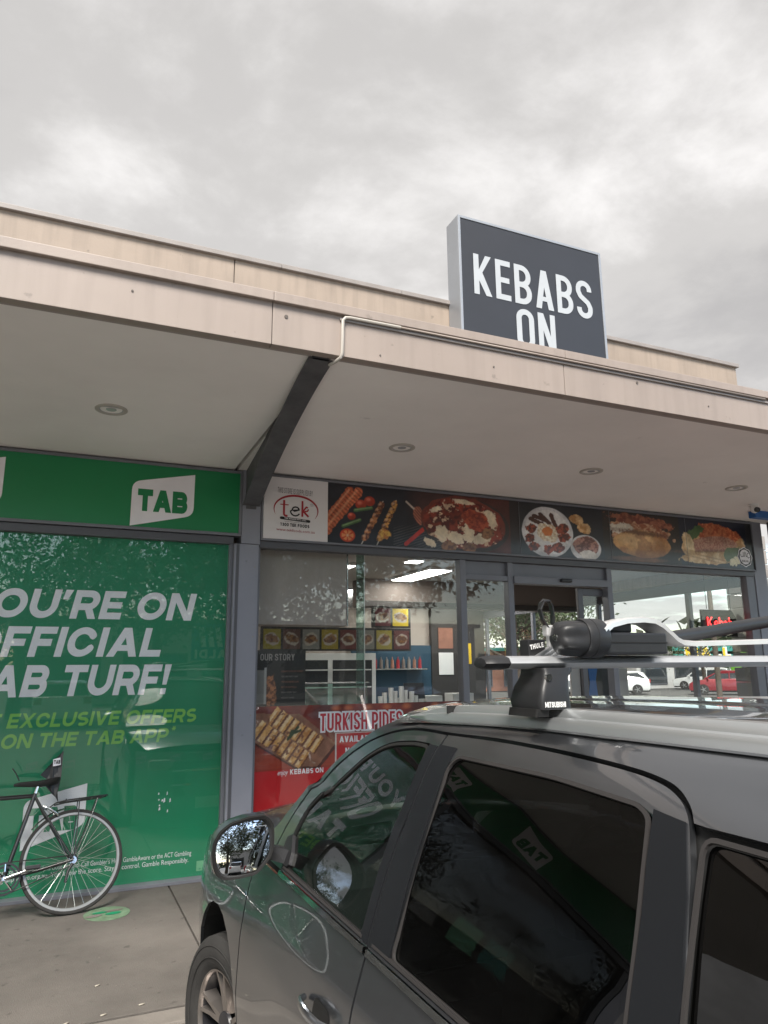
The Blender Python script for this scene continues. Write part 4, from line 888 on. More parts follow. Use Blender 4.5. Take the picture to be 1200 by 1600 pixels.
for i, (x, z, w, h, m_) in enumerate(((6.75, 1.5, .32, .42, 'white'), (6.75, 2.0, .32, .40, 'brick'), (7.2, 1.7, .28, .40, 'yellow'))):
    q = box('wall_notice', x, x+w, 12.685, 12.695, z, z+h, m_, bev=0); tag(q, ['white price notice on the dark wall inside the shop', 'brown notice above the white one on the dark wall inside the shop', 'yellow notice at the right of the dark wall inside the shop'][i], 'notice')
ne = thing('neon_sign', 'small black hanging sign with red neon lettering in the corner window', 'sign', (7.3, 6.5, 2.2))
for x in (7.15, 7.55): MB().cyl((x, 6.5, 2.30), (x, 6.5, 2.88), .004, n=6).build('hanging_wire', 'black', ne)
MB().prism([(7.06, 1.97), (7.63, 1.97), (7.63, 2.20), (7.56, 2.29), (7.06, 2.29)], 'y', 6.50, 6.53).build('board', 'ink', ne)
small_text('Kebab', 7.13, 2.07, .19, 6.49, 'neon', ne, width=.43, bold=.001)
df = thing('display_board', 'leaning board with a blue figure picture beside the corner window', 'poster board', (6.6, 7.6, 1))
box('board', 6.15, 7.1, 7.9, 7.93, .1, 1.66, 'farwall', df); box('dark_panel', 6.30, 6.86, 7.885, 7.898, .35, 1.60, 'ink', df, bev=0)
flat('blue_figure', [(6.42, .3), (6.55, .3), (6.58, .8), (6.60, 1.05), (6.56, 1.25), (6.54, 1.45), (6.58, 1.62), (6.42, 1.62), (6.44, 1.42), (6.40, 1.2), (6.38, 1.0), (6.41, .75)], 7.882, 'blue_v', df, thick=.003)

# ------------------------------------------------------------------ bicycle leaning on the shop front
BK = thing('bicycle', 'black road bicycle with rear rack leaning against the green shop window', 'bicycle', (.2, 5.83, 0))
yaw, lean = .10, .31
u_ = Vector((math.cos(yaw), math.sin(yaw), 0)); v_ = Vector((-math.sin(yaw)*math.sin(lean), math.cos(yaw)*math.sin(lean), math.cos(lean))); w_ = u_.cross(v_)  # w_ towards the viewer
O_ = Vector((.200, 5.80, .003))
def b3(f, h, s=0.0): return O_-u_*f+v_*h+w_*s
HB = b3(0, .338)
def wheel(hf, steer=0):
    c = b3(hf, .338); n = 64
    def circ(r, s): return [c+r*(math.cos(2*math.pi*i/n)*u_+math.sin(2*math.pi*i/n)*v_)+w_*s for i in range(n)]
    def lathe(prof): m = MB(); R0 = [circ(r, s) for r, s in prof]; m.loft(R0+[R0[0]], caps=False); return m
    ty = lathe([(.338, 0), (.334, .009), (.325, .0125), (.315, .010), (.315, -.010), (.325, -.0125), (.334, -.009)]).build('tyre', 'tyre', BK, smooth=True)
    rm = lathe([(.317, .0085), (.300, .0085), (.296, .004), (.296, -.004), (.300, -.0085), (.317, -.0085)]).build('rim', 'rim', BK, smooth=True)
    MB().cyl(c-w_*.055, c+w_*.055, .006, n=10).cyl(c-w_*.03, c+w_*.03, .016, n=14).cyl(c+w_*.028, c+w_*.032, .026, n=16).cyl(c-w_*.032, c-w_*.028, .026, n=16).build('hub', 'chrome', BK, smooth=True)
    for k in range(32):
        a = 2*math.pi*(k+.5)/32; s = .03 if k % 2 else -.03; b = a+(.75 if (k//2) % 2 else -.75)
        p = c+.298*(math.cos(a)*u_+math.sin(a)*v_); q = c+.025*(math.cos(b)*u_+math.sin(b)*v_)+w_*s
        MB().cyl(q, p, .0012, n=5, caps=False).build('spoke', 'spoke', BK)
wheel(0); wheel(1.0)
bb = (.425, .272); st_ = (.262, .806); ht = (.82, .815); hb = (.865, .69)
def tb_(name, pts, r, m='bikeblack', n=10, **k): return MB().tube([b3(*p) for p in pts], r, n).build(name, m, BK, smooth=True, **k)
tb_('seat_tube', [bb, st_], .0145); tb_('top_tube', [(.27, .79), (.83, .79)], .0130); tb_('down_tube', [bb, (.855, .715)], .0145); tb_('head_tube', [(.812, .835), (.872, .67)], .017)
for s in (-1, 1):
    tb_('chain_stay', [(bb[0], bb[1], .012*s), (.22, .30, .03*s), (0, .338, .06*s)], .0085); tb_('seat_stay', [(st_[0], st_[1]-.02, .012*s), (.20, .67, .028*s), (0, .338, .06*s)], .0075)
    tb_('fork_blade', [(.877, .66, .02*s), (.93, .5, .045*s), (.965, .41, .05*s), (1.0, .338, .052*s)], .0095)
    tb_('rack_strut', [(-.03, .742, .05*s), (-.015, .5, .07*s), (-.002, .36, .072*s)], .0042); tb_('rack_strut', [(-.155, .735, .05*s), (-.08, .52, .072*s), (-.006, .365, .074*s)], .0042)
    tb_('rack_rail', [(.13, .722, .045*s), (.05, .735, .05*s), (-.10, .742, .05*s), (-.20, .748, .045*s), (-.225, .752, .02*s)], .0052)
tb_('rack_rail', [(-.20, .748, 0), (.10, .728, 0)], .004); tb_('rack_stay', [(.13, .722, .04), (.165, .70, .02), (.19, .69, .0)], .004)
for f in (-.19, -.12, -.03, .06): tb_('rack_crossbar', [(f, .742+.0*f, -.05), (f, .742, .05)], .004)
tb_('seat_post', [st_, (.245, .865)], .0125, 'chrome'); tb_('seat_clamp', [(.30, .866), (.19, .866)], .008, 'black')
m = MB(); rings = []
for f, hw, zt, th in ((.405, .010, .882, .018), (.37, .018, .890, .03), (.31, .024, .893, .04), (.24, .034, .892, .045), (.18, .060, .897, .048), (.13, .072, .905, .045), (.105, .055, .907, .03)):
    rings.append([b3(f, zt-(th if math.sin(a) < 0 else 0)*abs(math.sin(a))-(.012 if math.sin(a) >= 0 else 0)*(1-math.sin(a)), hw*math.cos(a)) for a in np.linspace(0, 2*math.pi, 14, endpoint=False)])
m.loft(rings).build('saddle', 'seatl', BK, smooth=True)
tb_('saddle_cord', [(.37, .90, .0), (.395, .95, .01), (.42, .99, .0)], .004, 'black')
# cloth cover hanging behind the saddle, with a printed patch
m = MB(); cl = [(.085, 1.100), (.150, 1.02), (.235, .935), (.19, .905), (.205, .865), (.155, .80), (.125, .775), (.105, .735), (.115, .80), (.095, .90)]
A = [m.bm.verts.new(b3(f, h, -.012+.012*math.sin(i*1.7))) for i, (f, h) in enumerate(cl)]; Bv = [m.bm.verts.new(b3(f, h, -.020+.012*math.sin(i*1.7))) for i, (f, h) in enumerate(cl)]
nn = len(cl)
m.bm.faces.new(A); m.bm.faces.new(Bv[::-1])
for i in range(nn): m.bm.faces.new((A[i], A[(i+1) % nn], Bv[(i+1) % nn], Bv[i]))
bmesh.ops.triangulate(m.bm, faces=m.bm.faces); m.build('pennant', 'seatl', BK)
pp = [(.155, .985), (.155, 1.035), (.108, 1.045), (.103, .992)]
mesh('pennant_patch', [b3(f, h, .008) for f, h in pp], [(0, 1, 2, 3)], 'white_v', BK)
lettering('TAB', 0, 0, .028, .026, .008, .003, 0, 'ink', BK, plane=lambda a, c: b3(.150-a, 1.0+c, .011), width=.042)
for s in (.045, -.045):   # brake and mudguard
    pass
tb_('brake', [(.205, .71, .03), (.165, .69, .045), (.12, .655, .04), (.105, .64, .02)], .0075, 'chrome'); tb_('brake', [(.205, .71, -.03), (.165, .69, -.045), (.12, .655, -.04), (.105, .64, -.02)], .0075, 'chrome')
mg = MB(); rings = []
for a in np.linspace(R_(88), R_(140), 12):
    c = b3(0, .338); rd_ = -math.cos(a)*-1
    p = lambda r, s: c+r*(math.cos(a)*u_+math.sin(a)*v_)+w_*s
    rings.append([p(.350, -.018), p(.358, -.010), p(.358, .010), p(.350, .018), p(.353, .010), p(.353, -.010)])
mg.loft(rings).build('mudguard', 'chrome', BK, smooth=True)
n = 40; cB = b3(*bb)
def disk(name, r0, r1, s0, s1, m_, teeth=0):
    m = MB(); R0 = []
    for r, s in ((r1, s0), (r1, s1), (r0, s1), (r0, s0)):
        R0.append([cB+(r*(1+(.03*(i % 2) if teeth and r == r1 else 0)))*(math.cos(2*math.pi*i/80)*u_+math.sin(2*math.pi*i/80)*v_)+w_*s for i in range(80)])
    m.loft(R0+[R0[0]], caps=False).build(name, m_, BK)
disk('chainring', .088, .100, .040, .043, 'black_s', 1); disk('chainring', .066, .078, .034, .037, 'black_s', 1)
for k in range(5):
    a = 2*math.pi*k/5+.3; d = math.cos(a)*u_+math.sin(a)*v_; MB().cyl(cB+w_*.041, cB+d*.09+w_*.041, .007, n=6).build('spider_arm', 'chrome', BK)
tb_('crank_arm', [(bb[0], bb[1], .055), (.34, .293, .062), (.258, .315, .068)], [.013, .0085, .011], 'chrome'); tb_('crank_arm', [(bb[0], bb[1], -.055), (.59, .23, -.068)], [.012, .010], 'chrome')
MB().cyl(b3(bb[0], bb[1], -.06), b3(bb[0], bb[1], .062), .014, n=16).build('bottom_bracket', 'chrome', BK, smooth=True)
for f, h, s in ((.258, .315, 1), (.59, .23, -1)):
    c = b3(f, h, .075*s); m = MB(); m.box(-.045, .045, -.03, .03, -.012, .012, .004, Matrix((u_, w_*s, v_)).transposed().to_4x4()); bmesh.ops.translate(m.bm, vec=c+w_*.035*s, verts=m.bm.verts); m.build('pedal', 'black', BK)
ch = [b3(bb[0]+.1*math.cos(a), bb[1]+.1*math.sin(a), .036) for a in np.linspace(R_(95), R_(-95), 20)]+[b3(.0+.03*math.cos(a), .338+.03*math.sin(a), .036) for a in np.linspace(R_(-95), R_(-265), 10)]
MB().tube(ch, .004, 6, closed=True).build('chain', 'black', BK)
tb_('derailleur', [(0, .315, .04), (.03, .27, .042), (.045, .20, .042)], .010, 'black')
tb_('stem', [(.812, .835), (.80, .87), (.88, .885)], .012, 'chrome')
for s in (-1, 1): tb_('handlebar', [(.88, .885, 0), (.885, .885, .16*s), (.90, .885, .20*s), (.96, .882, .205*s), (.985, .85, .205*s), (.97, .79, .205*s), (.92, .765, .205*s), (.86, .765, .205*s)], .0125, 'black')
for s in (-1, 1): tb_('brake_lever', [(.97, .89, .205*s), (.99, .92, .205*s), (1.01, .86, .205*s), (1.0, .78, .205*s)], .007, 'black_s')
tb_('brake_cable', [(.80, .80, .0), (.5, .802, .016), (.28, .80, .016)], .0025, 'black')

# ------------------------------------------------------------------ floor sticker and litter
fs = thing('floor_sticker', 'round green floor sticker with shoe prints on the footpath by the bicycle', 'floor sticker', (.43, 5.72, .002))
MB().cyl((.43, 5.72, .0005), (.43, 5.72, .0035), .150, n=48).build('disc', 'disc', fs)
def hp(name, pts, m): mesh(name, [(x, y, .0062) for x, y in pts], [tuple(range(len(pts)))], m, fs)
for a, b, c, d, r, m_ in ((.345, 5.685, .055, .026, .2, 'kerb'), (.47, 5.70, .052, .026, .15, 'green_film'), (.385, 5.745, .05, .018, .1, 'green_film'), (.48, 5.765, .06, .018, .1, 'kerb')):
    hp('shoe_print', [(a+c*math.cos(t)*math.cos(r)-d*math.sin(t)*math.sin(r), b+c*math.cos(t)*math.sin(r)+d*math.sin(t)*math.cos(r)) for t in np.linspace(0, 6.283, 17)[:-1]], m_)
for i, (x, y, a, lab) in enumerate(((.315, 4.50, .5, 'cigarette butt in the middle of the footpath'), (.325, 4.13, .3, 'cigarette butt at the kerb edge left of the tyre'), (.505, 4.17, .2, 'cigarette butt at the kerb edge nearest the tyre'), (.16, 4.11, .6, 'cigarette butt at the kerb edge near the corner of the photo'))):
    d = Vector((math.cos(a), math.sin(a), 0))*.014; c = Vector((x, y, .0045)); b_ = MB().cyl(c-d, c+d, .0038, n=8).build('cigarette_butt', 'butt', smooth=True); tag(b_, lab, 'litter')
lf = MB(); rr = random.Random(4)
for i in range(7):
    x, y = rr.uniform(.3, .9), rr.uniform(4.3, 5.8)
    lf.box(x, x+rr.uniform(.003, .008), y, y+rr.uniform(.003, .01), .0008, .003)
o = lf.build('grit', 'kerb'); tag(o, 'tiny pale crumbs of grit scattered on the footpath', 'grit', kind='stuff')

# ------------------------------------------------------------------ the grey car
XC = 1.60
PZ = [-.1, .05, .25, .45, .65, .80, .90, .94, 1.10, 1.25, 1.35, 1.40, 1.45, 1.48, 1.505, 1.525, 1.54]
PX = [.76, .74, .705, .69, .70, .725, .755, .765, .82, .885, .935, .965, 1.005, 1.05, 1.12, 1.25, 1.60]
_zz = np.arange(-.2, 1.545, .005); _xx = np.interp(_zz, PZ, PX)
_k = np.exp(-.5*(np.arange(-14, 15)/4.5)**2); _k /= _k.sum()
_xs = np.convolve(np.pad(_xx, 14, mode='edge'), _k, 'valid')
_w = np.clip((_zz-1.44)/.03, 0, 1); _xs = _xs*(1-_w)+_xx*_w
def fall(y): return .030*max(0, (y-1.3)/.95)**2+.012*max(0, (.9-y)/.9)**2
def Sx(y, z):
    x = float(np.interp(z+(fall(y) if z > 1.2 else 0), _zz, _xs))
    if y > 3.55: x += .16*((y-3.55)/.85)**2
    if y > 1.6 and z > .9: x += .05*((y-1.6)/1.5)**2*min(1, (z-.9)/.3)
    if y < .3: x += .10*((.3-y)/.65)**2
    return x
CAR = thing('parked_car', 'dark grey wagon parked nose to the shops with silver roof bars', 'car', (XC, 2.07, -.17))
def densify(pts, res, closed=True):
    out = []; n = len(pts)
    for i in range(n if closed else n-1):
        a, b = pts[i], pts[(i+1) % n]; d = math.hypot(b[0]-a[0], b[1]-a[1]); k = max(1, int(d/res))
        for j in range(k): out.append((a[0]+(b[0]-a[0])*j/k, a[1]+(b[1]-a[1])*j/k))
    return out
def rnd(pts, rs):
    """round the corners of a polygon; rs one radius or a list"""
    n = len(pts); out = []
    for i in range(n):
        r = rs[i] if isinstance(rs, (list, tuple)) else rs
        p, a, b = np.array(pts[i]), np.array(pts[i-1]), np.array(pts[(i+1) % n])
        if r <= 0: out.append(tuple(p)); continue
        u, v = a-p, b-p; lu, lv = np.hypot(*u), np.hypot(*v); r_ = min(r, lu*.45, lv*.45); q0, q1 = p+u/lu*r_, p+v/lv*r_
        for s in (0, .25, .5, .75, 1): out.append(tuple((1-s)**2*q0+2*s*(1-s)*p+s*s*q1))
    return out
def crom(pts, k=5):
    out = []; n = len(pts); p = [np.array(q, float) for q in pts]
    for i in range(n-1):
        a, b, c, d = p[max(0, i-1)], p[i], p[i+1], p[min(n-1, i+2)]
        for j in range(k):
            t = j/k; out.append(tuple(.5*((2*b)+(-a+c)*t+(2*a-5*b+4*c-d)*t*t+(-a+3*b-3*c+d)*t**3)))
    return out+[tuple(p[-1])]
def inside(poly, x, y):
    c = False; n = len(poly)
    for i in range(n):
        (x0, y0), (x1, y1) = poly[i], poly[(i+1) % n]
        if (y0 > y) != (y1 > y) and x < (x1-x0)*(y-y0)/(y1-y0)+x0: c = not c
    return c
def side_pt(y, z, off, side):
    x = Sx(y, z); e = .004
    sy_ = (Sx(y+e, z)-Sx(y-e, z))/(2*e); sz_ = (Sx(y, z+e)-Sx(y, z-e))/(2*e)
    n = Vector((-1, sy_, sz_)).normalized()
    p = Vector((x, y, z))+n*off
    if side < 0: p.x = 2*XC-p.x; n = Vector((-n.x, n.y, n.z))
    return p, n
def sheet(name, outline, m, parent=None, off=0.0, thick=.014, res=.05, sides=(1, -1), label=None, edge=.0035):
    outline = ccw(outline)
    res_o = []
    for side in sides:
        ol = densify(outline, res); vs = [Vector(p) for p in ol]
        ys = [p[0] for p in ol]; zs = [p[1] for p in ol]
        gy = np.arange(min(ys)+res/2, max(ys), res); gz = np.arange(min(zs)+res/2, max(zs), res)
        segs = list(zip(ol, ol[1:]+ol[:1]))
        A = np.array([s[0] for s in segs]); Bq = np.array([s[1] for s in segs]); D = Bq-A; L2 = (D**2).sum(1)+1e-12
        for a in gy:
            for b in gz:
                if inside(ol, a, b):
                    t = np.clip(((a-A[:, 0])*D[:, 0]+(b-A[:, 1])*D[:, 1])/L2, 0, 1)
                    d = np.hypot(a-A[:, 0]-t*D[:, 0], b-A[:, 1]-t*D[:, 1]).min()
                    if d > res*.35: vs.append(Vector((a, b)))
        ov, oe, of, _, _, ofi = delaunay_2d_cdt(vs, [], [list(range(len(ol)))], 0, 1e-6)
        keep = [tuple(f) for f, o in zip(of, ofi) if o]
        V, N = [], []
        for v in ov:
            p, n = side_pt(v.x, v.y, off, side); V.append(p); N.append(n)
        fs = []
        for f in keep:
            nn_ = (V[f[1]]-V[f[0]]).cross(V[f[2]]-V[f[0]])
            fs.append(f if nn_.dot(N[f[0]]) > 0 else f[::-1])
        cnt = {}
        for f in fs:
            for i in range(3): cnt[(f[i], f[(i+1) % 3])] = 1
        nv = len(V)
        if thick:
            bd_ = [e for e in cnt if (e[1], e[0]) not in cnt]
            mp = {}
            for a, b in bd_:
                for q in (a, b):
                    if q not in mp:
                        p, n = V[q], N[q]; k = len(V); mp[q] = k
                        V.append(p); N.append(n); V.append(p-n*thick); N.append(n)
            for a, b in bd_: fs.append((mp[a], mp[a]+1, mp[b]+1, mp[b]))
        me = bpy.data.meshes.new(name); me.from_pydata([tuple(v) for v in V], [], fs); me.update()
        par = parent if parent is not None else CAR
        if isinstance(par, list): par = par[0 if side > 0 else 1]
        me.polygons.foreach_set('use_smooth', [len(p.vertices) == 3 for p in me.polygons])
        if side > 0 or True:
            ln = []
            for p in me.polygons:
                for v in p.vertices: ln.append(tuple(N[v]) if len(p.vertices) == 3 else (0, 0, 0))
            me.normals_split_custom_set(ln)
        o = link(name, me, m, par, label=label); res_o.append(o)
    return res_o
def ringstrip(name, outline, d, m, parent=None, off=.003, thick=.01, sides=(1, -1), closed=True):
    """strip of width d following the outside of a closed outline"""
    n = len(outline); P_ = np.array(outline, float); cw = np.sum(P_[:, 0]*np.roll(P_[:, 1], -1)-np.roll(P_[:, 0], -1)*P_[:, 1]) < 0
    outp = []
    for i in range(n):
        a, b, c = P_[i-1], P_[i], P_[(i+1) % n]; d1 = (b-a)/np.hypot(*(b-a)); d2 = (c-b)/np.hypot(*(c-b))
        n1 = np.array([d1[1], -d1[0]]); n2 = np.array([d2[1], -d2[0]])
        if cw: n1, n2 = -n1, -n2
        q = n1+n2; q = q/np.hypot(*q); outp.append(b+q*d/max(.5, q@n1))
    out = []
    for side in sides:
        vs, fs, = [], []
        for i in range(n):
            for (pt, o_) in ((P_[i], off), (outp[i], off), (outp[i], off-thick), (P_[i], off-thick)):
                vs.append(side_pt(pt[0], pt[1], o_, side)[0])
        for i in range(n):
            j = (i+1) % n
            for k in range(4):
                kk = (k+1) % 4; f = (4*i+k, 4*j+k, 4*j+kk, 4*i+kk); fs.append(f)
        par = parent if parent is not None else CAR
        if isinstance(par, list): par = par[0 if side > 0 else 1]
        me = bpy.data.meshes.new(name); me.from_pydata([tuple(v) for v in vs], [], fs); me.update()
        bm = bmesh.new(); bm.from_mesh(me); bmesh.ops.recalc_face_normals(bm, faces=bm.faces); bm.to_mesh(me); bm.free()
        out.append(link(name, me, m, par))
    return out
def arcyz(cy, cz, r, a0, a1, n=14): return [(cy+r*math.cos(R_(a0+(a1-a0)*i/n)), cz+r*math.sin(R_(a0+(a1-a0)*i/n))) for i in range(n+1)]
WZ = .178; AY, RY = 3.37, .72
g = .004
# outlines (y, z)
f_low = rnd([(1.862, .915), (1.872, .80), (1.872, .08), (2.93, .08), (2.955, .45), (2.95, .915)], [.0, .05, .02, .05, .1, 0])
f_glass = rnd([(2.60, .954), (2.66, 1.03)]+crom([(2.625, 1.13), (2.54, 1.20), (2.43, 1.27), (2.32, 1.335), (2.20, 1.378), (2.05, 1.397), (1.945, 1.400)])+[(1.925, 1.396), (1.915, 1.30), (1.912, .954)], [.02, .03]+[0]*31+[.01, 0, .02])
f_seam = [(1.862, .935), (1.858, 1.30)]+crom([(1.862, 1.4365), (1.98, 1.4368), (2.11, 1.432), (2.25, 1.412), (2.38, 1.375), (2.51, 1.315), (2.63, 1.24), (2.71, 1.15), (2.77, 1.05), (2.80, .935)])
front_door = sheet('front_door', f_low, 'paint', res=.045)
ffr = f_seam+[(2.66, .935)]+crom([(2.672, 1.03), (2.635, 1.135), (2.548, 1.208), (2.436, 1.28), (2.323, 1.346), (2.20, 1.389), (2.05, 1.408), (1.922, 1.411)])+[(1.921, 1.409), (1.905, 1.30), (1.902, .935)]
sheet('door_frame', ffr, 'paint', front_door, off=.0, res=.03)
sheet('mirror_sail', [(2.60, .955), (2.70, .955), (2.70, 1.03), (2.655, 1.045), (2.60, 1.0), (2.585, .965)], 'black', front_door, off=.006, res=.03)
sheet('pillar_trim', [(1.864, .94), (1.860, 1.30), (1.864, 1.408), (1.914, 1.408), (1.908, 1.30), (1.906, .94)], 'applique', front_door, off=.0035, res=.05, thick=.004)
sheet('side_glass', f_glass, 'carglass', front_door, off=-.006, thick=.0, res=.05)
ringstrip('window_seal', f_glass, .008, 'rubber_d', front_door, off=-.001)
r_low = rnd([(1.852, .915), (1.862, .80), (1.862, .08), (1.18, .08)], [0, .05, .02, 0])+arcyz(RY, .215, .445, -8, 62)+[(.925, .70), (.925, .915)]
r_glass = rnd([(1.715, .954), (1.745, 1.37), (1.72, 1.392), (1.32, 1.392), (1.06, 1.378), (1.030, 1.365), (.995, 1.23), (.975, 1.08), (.975, .954)], [.02, .02, .02, .05, .02, .02, .05, .03, .02])
r_seam = [(1.852, .935), (1.848, 1.30)]+crom([(1.852, 1.4375), (1.61, 1.4415), (1.42, 1.4400), (1.27, 1.4360), (1.13, 1.4295), (1.05, 1.422), (.995, 1.410), (.955, 1.388), (.93, 1.35), (.905, 1.28), (.878, 1.15), (.87, .935)])
rear_door = sheet('rear_door', r_low, 'paint', res=.045)
rfr = r_seam+[(.955, .935), (.955, 1.08), (.975, 1.235), (1.018, 1.372), (1.06, 1.3845), (1.32, 1.3985), (1.72, 1.3985), (1.756, 1.378), (1.735, .935)]
sheet('door_frame', rfr, 'paint', rear_door, off=.0, res=.03)
sheet('pillar_trim', [(1.850, .94), (1.846, 1.30), (1.850, 1.412), (1.754, 1.412), (1.754, 1.385), (1.727, .94)], 'applique', rear_door, off=.0035, res=.05, thick=.004)
sheet('pillar_trim', [(.964, .94), (.965, 1.08), (.985, 1.235), (1.020, 1.380), (.945, 1.372), (.908, 1.28), (.879, 1.15), (.874, .94)], 'applique', rear_door, off=.0035, res=.05, thick=.004)
sheet('side_glass', r_glass, 'carglass_d', rear_door, off=-.006, thick=.0, res=.05)
ringstrip('window_seal', r_glass, .007, 'rubber', rear_door, off=.002, thick=.006)
for dr, a, b in ((front_door, 1.866, 2.655), (rear_door, .875, 1.848)):
    sheet('belt_chrome', [(a, .919), (b, .919), (b, .934), (a, .934)], 'chrome', dr, off=.008, thick=.012, res=.06)
    sheet('belt_seal', [(a+.02, .937), (b-.02, .937), (b-.02, .9425), (a+.02, .9425)], 'black_s', dr, off=.006, thick=.010, res=.06)
    sheet('belt_seal', [(a+.03, .945), (b-.02, .945), (b-.02, .9515), (a+.03, .9515)], 'rubber', dr, off=.005, thick=.010, res=.06)
q_glass = rnd([(.845, .99), (.872, 1.15), (.90, 1.355), (.60, 1.35), (.30, 1.30), (.16, 1.16), (.16, 1.0)], [.02, .02, .02, .1, .1, .05, .03])
sheet('quarter_glass', q_glass, 'carglass_d', off=-.010, thick=0, res=.05); ringstrip('window_seal', q_glass, .007, 'rubber', off=.002, thick=.006)
sheet('quarter_panel', [(.917, .70), (.917, .915), (.862, .935), (.862, .975), (.14, .975), (.14, 1.17), (.29, 1.32), (-.05, 1.32), (-.26, .95), (-.30, .25), (-.28, .08), (.27, .08)]+arcyz(RY, .215, .43, 198, 66)[1:], 'paint', res=.05)
sheet('pillar_inner', [(.80, .93), (1.00, .93), (1.03, 1.385), (1.25, 1.40), (1.25, 1.46), (.80, 1.46)], 'rubber_d', off=-.018, thick=0, res=.05); sheet('pillar_inner', [(1.76, .93), (1.90, .93), (1.90, 1.45), (1.76, 1.45)], 'rubber_d', off=-.018, thick=0, res=.05)
# cant rail, roof side and windscreen pillar in one pressing
cant = [(2.81, .955)]+crom([(3.02, .955), (2.89, 1.03), (2.82, 1.10), (2.755, 1.17), (2.70, 1.235), (2.61, 1.30), (2.50, 1.365), (2.39, 1.425), (2.27, 1.462)])+[ (2.15, 1.468), (1.90, 1.483), (1.3, 1.490), (.6, 1.487), (.1, 1.475), (-.28, 1.455),
        (-.10, 1.32), (.29, 1.318), (.60, 1.369), (.905, 1.3725)]+crom([(.932, 1.374), (.950, 1.396), (.990, 1.418), (1.047, 1.4297), (1.13, 1.4372), (1.27, 1.4437), (1.42, 1.4475), (1.61, 1.4490), (1.857, 1.4445), (1.98, 1.4440), (2.11, 1.4395), (2.255, 1.4195), (2.388, 1.382), (2.52, 1.3220), (2.64, 1.247), (2.72, 1.155), (2.782, 1.05)])
sheet('roof_side', cant, 'paint', off=.0, res=.04, thick=.02)
# fender, sill, bonnet, nose
fend = [(2.961, .915), (2.966, .45), (2.945, .16)]+arcyz(AY, .215, .43, 188, -8)[1:]+[(3.84, .12), (4.02, .12), (4.10, .5), (4.08, .70), (3.9, .82), (3.5, .885)]
sheet('front_fender', fend, 'paint', res=.045)
sheet('sill', [(.30+.86, -.02), (2.94, -.02), (2.94, .075), (1.16, .075)], 'black', off=.006, res=.08)
for s in (1, -1):
    for cy, nm in ((AY, 0), (RY, 1)):
        m = MB(); R1 = [side_pt(y, max(z, .02), -.012, s)[0] for y, z in arcyz(cy, .215, .43, 200, -20, 24)]; R2 = [Vector((p.x+.26*s, p.y, p.z)) for p in R1]; R3 = [Vector((p.x+.26*s, cy+(p.y-cy)*.05, WZ+(p.z-WZ)*.05)) for p in R1]
        for Ra, Rb in ((R1, R2), (R2, R3)):
            A = [m.bm.verts.new(p) for p in Ra]; Bv = [m.bm.verts.new(p) for p in Rb]
            for i in range(len(A)-1): m.bm.faces.new((A[i], A[i+1], Bv[i+1], Bv[i]))
        m.build('wheel_well', 'rubber_d', CAR)
def ysil(z): return float(np.interp(z, [.955, 1.03, 1.10, 1.17, 1.235, 1.30, 1.365, 1.425, 1.462], [3.02, 2.89, 2.82, 2.755, 2.70, 2.61, 2.50, 2.39, 2.27]))
rows = []
for z in (.965, 1.03, 1.10, 1.17, 1.235, 1.30, 1.365, 1.425, 1.458):
    y0 = ysil(z)-.004; x0 = Sx(y0, z)+.004; rows.append([(XC+(x0-XC)*-t, y0+(.14+.55*max(0, 1.32-z))*(1-t*t), z+.03*(1-t*t)) for t in np.linspace(-1, 1, 19)])
grid('windscreen', rows, 'carglass_d', CAR)
rows = []
for s in np.linspace(0, 1, 14):
    y = 3.0+1.2*s; zb = .935-.03*s-.11*s**3; row = []
    for t in np.linspace(-1, 1, 25):
        x0 = Sx(y, .90)+.03+.04*s; yy = y+.18*(1-t*t)*(1 if s > .5 else s*2); row.append((XC-(XC-x0)*-t if False else XC+(XC-x0)*t, yy, zb+.055*(1-abs(t)**2.6)))
    rows.append(row)
grid('bonnet', rows, 'paint', CAR)
rows = []
for z, in_ in ((.775, .04), (.74, .0), (.6, -.04), (.42, -.05), (.25, -.03), (.10, .0), (.02, .08)):
    rows.append([(XC+.775*math.copysign(abs(t)**.9, t), 4.42-.36*abs(t)**3.2-in_, z) for t in np.linspace(-1, 1, 25)])
grid('front_bumper', rows, 'paint', CAR)
grille = box('grille', XC-.42, XC+.42, 4.40, 4.452, .34, .70, 'black', CAR, bev=.02)
for z in (.46, .60): box('grille_bar', XC-.44, XC+.44, 4.44, 4.462, z-.012, z+.012, 'chrome', grille)
for s in (-1, 1):
    box('headlight', XC+s*.52-.15, XC+s*.52+.15, 4.24, 4.40, .60, .71, 'lens', CAR, bev=.03)
box('number_plate', XC-.19, XC+.19, 4.455, 4.468, .22, .33, 'white', CAR)
# roof skin
def zroof(x, y): 
    d = min(abs(x-XC), .7); return float(np.interp(XC-d, PX[-5:], PZ[-5:]))-fall(y)
rows = []
for y in np.linspace(-.25, 2.30, 34):
    xe = 1.045; row = []
    for t in np.linspace(-1, 1, 41):
        x = XC+(XC-xe)*t; fr2 = max(0, (y-2.1)/.2); z = zroof(x, y)-.0
        yy = y+.17*(1-t*t)*max(0, min(1, (y-1.6)/.7)); z += .012*(1-(t*t))*0
        # two shallow pressed channels along the roof
        for c in (-.62, .62, -.3, .3): z -= .004*math.exp(-((t-c)/.025)**2)
        row.append((x, yy, z))
    rows.append(row)
grid('roof_skin', rows, 'paint', CAR)
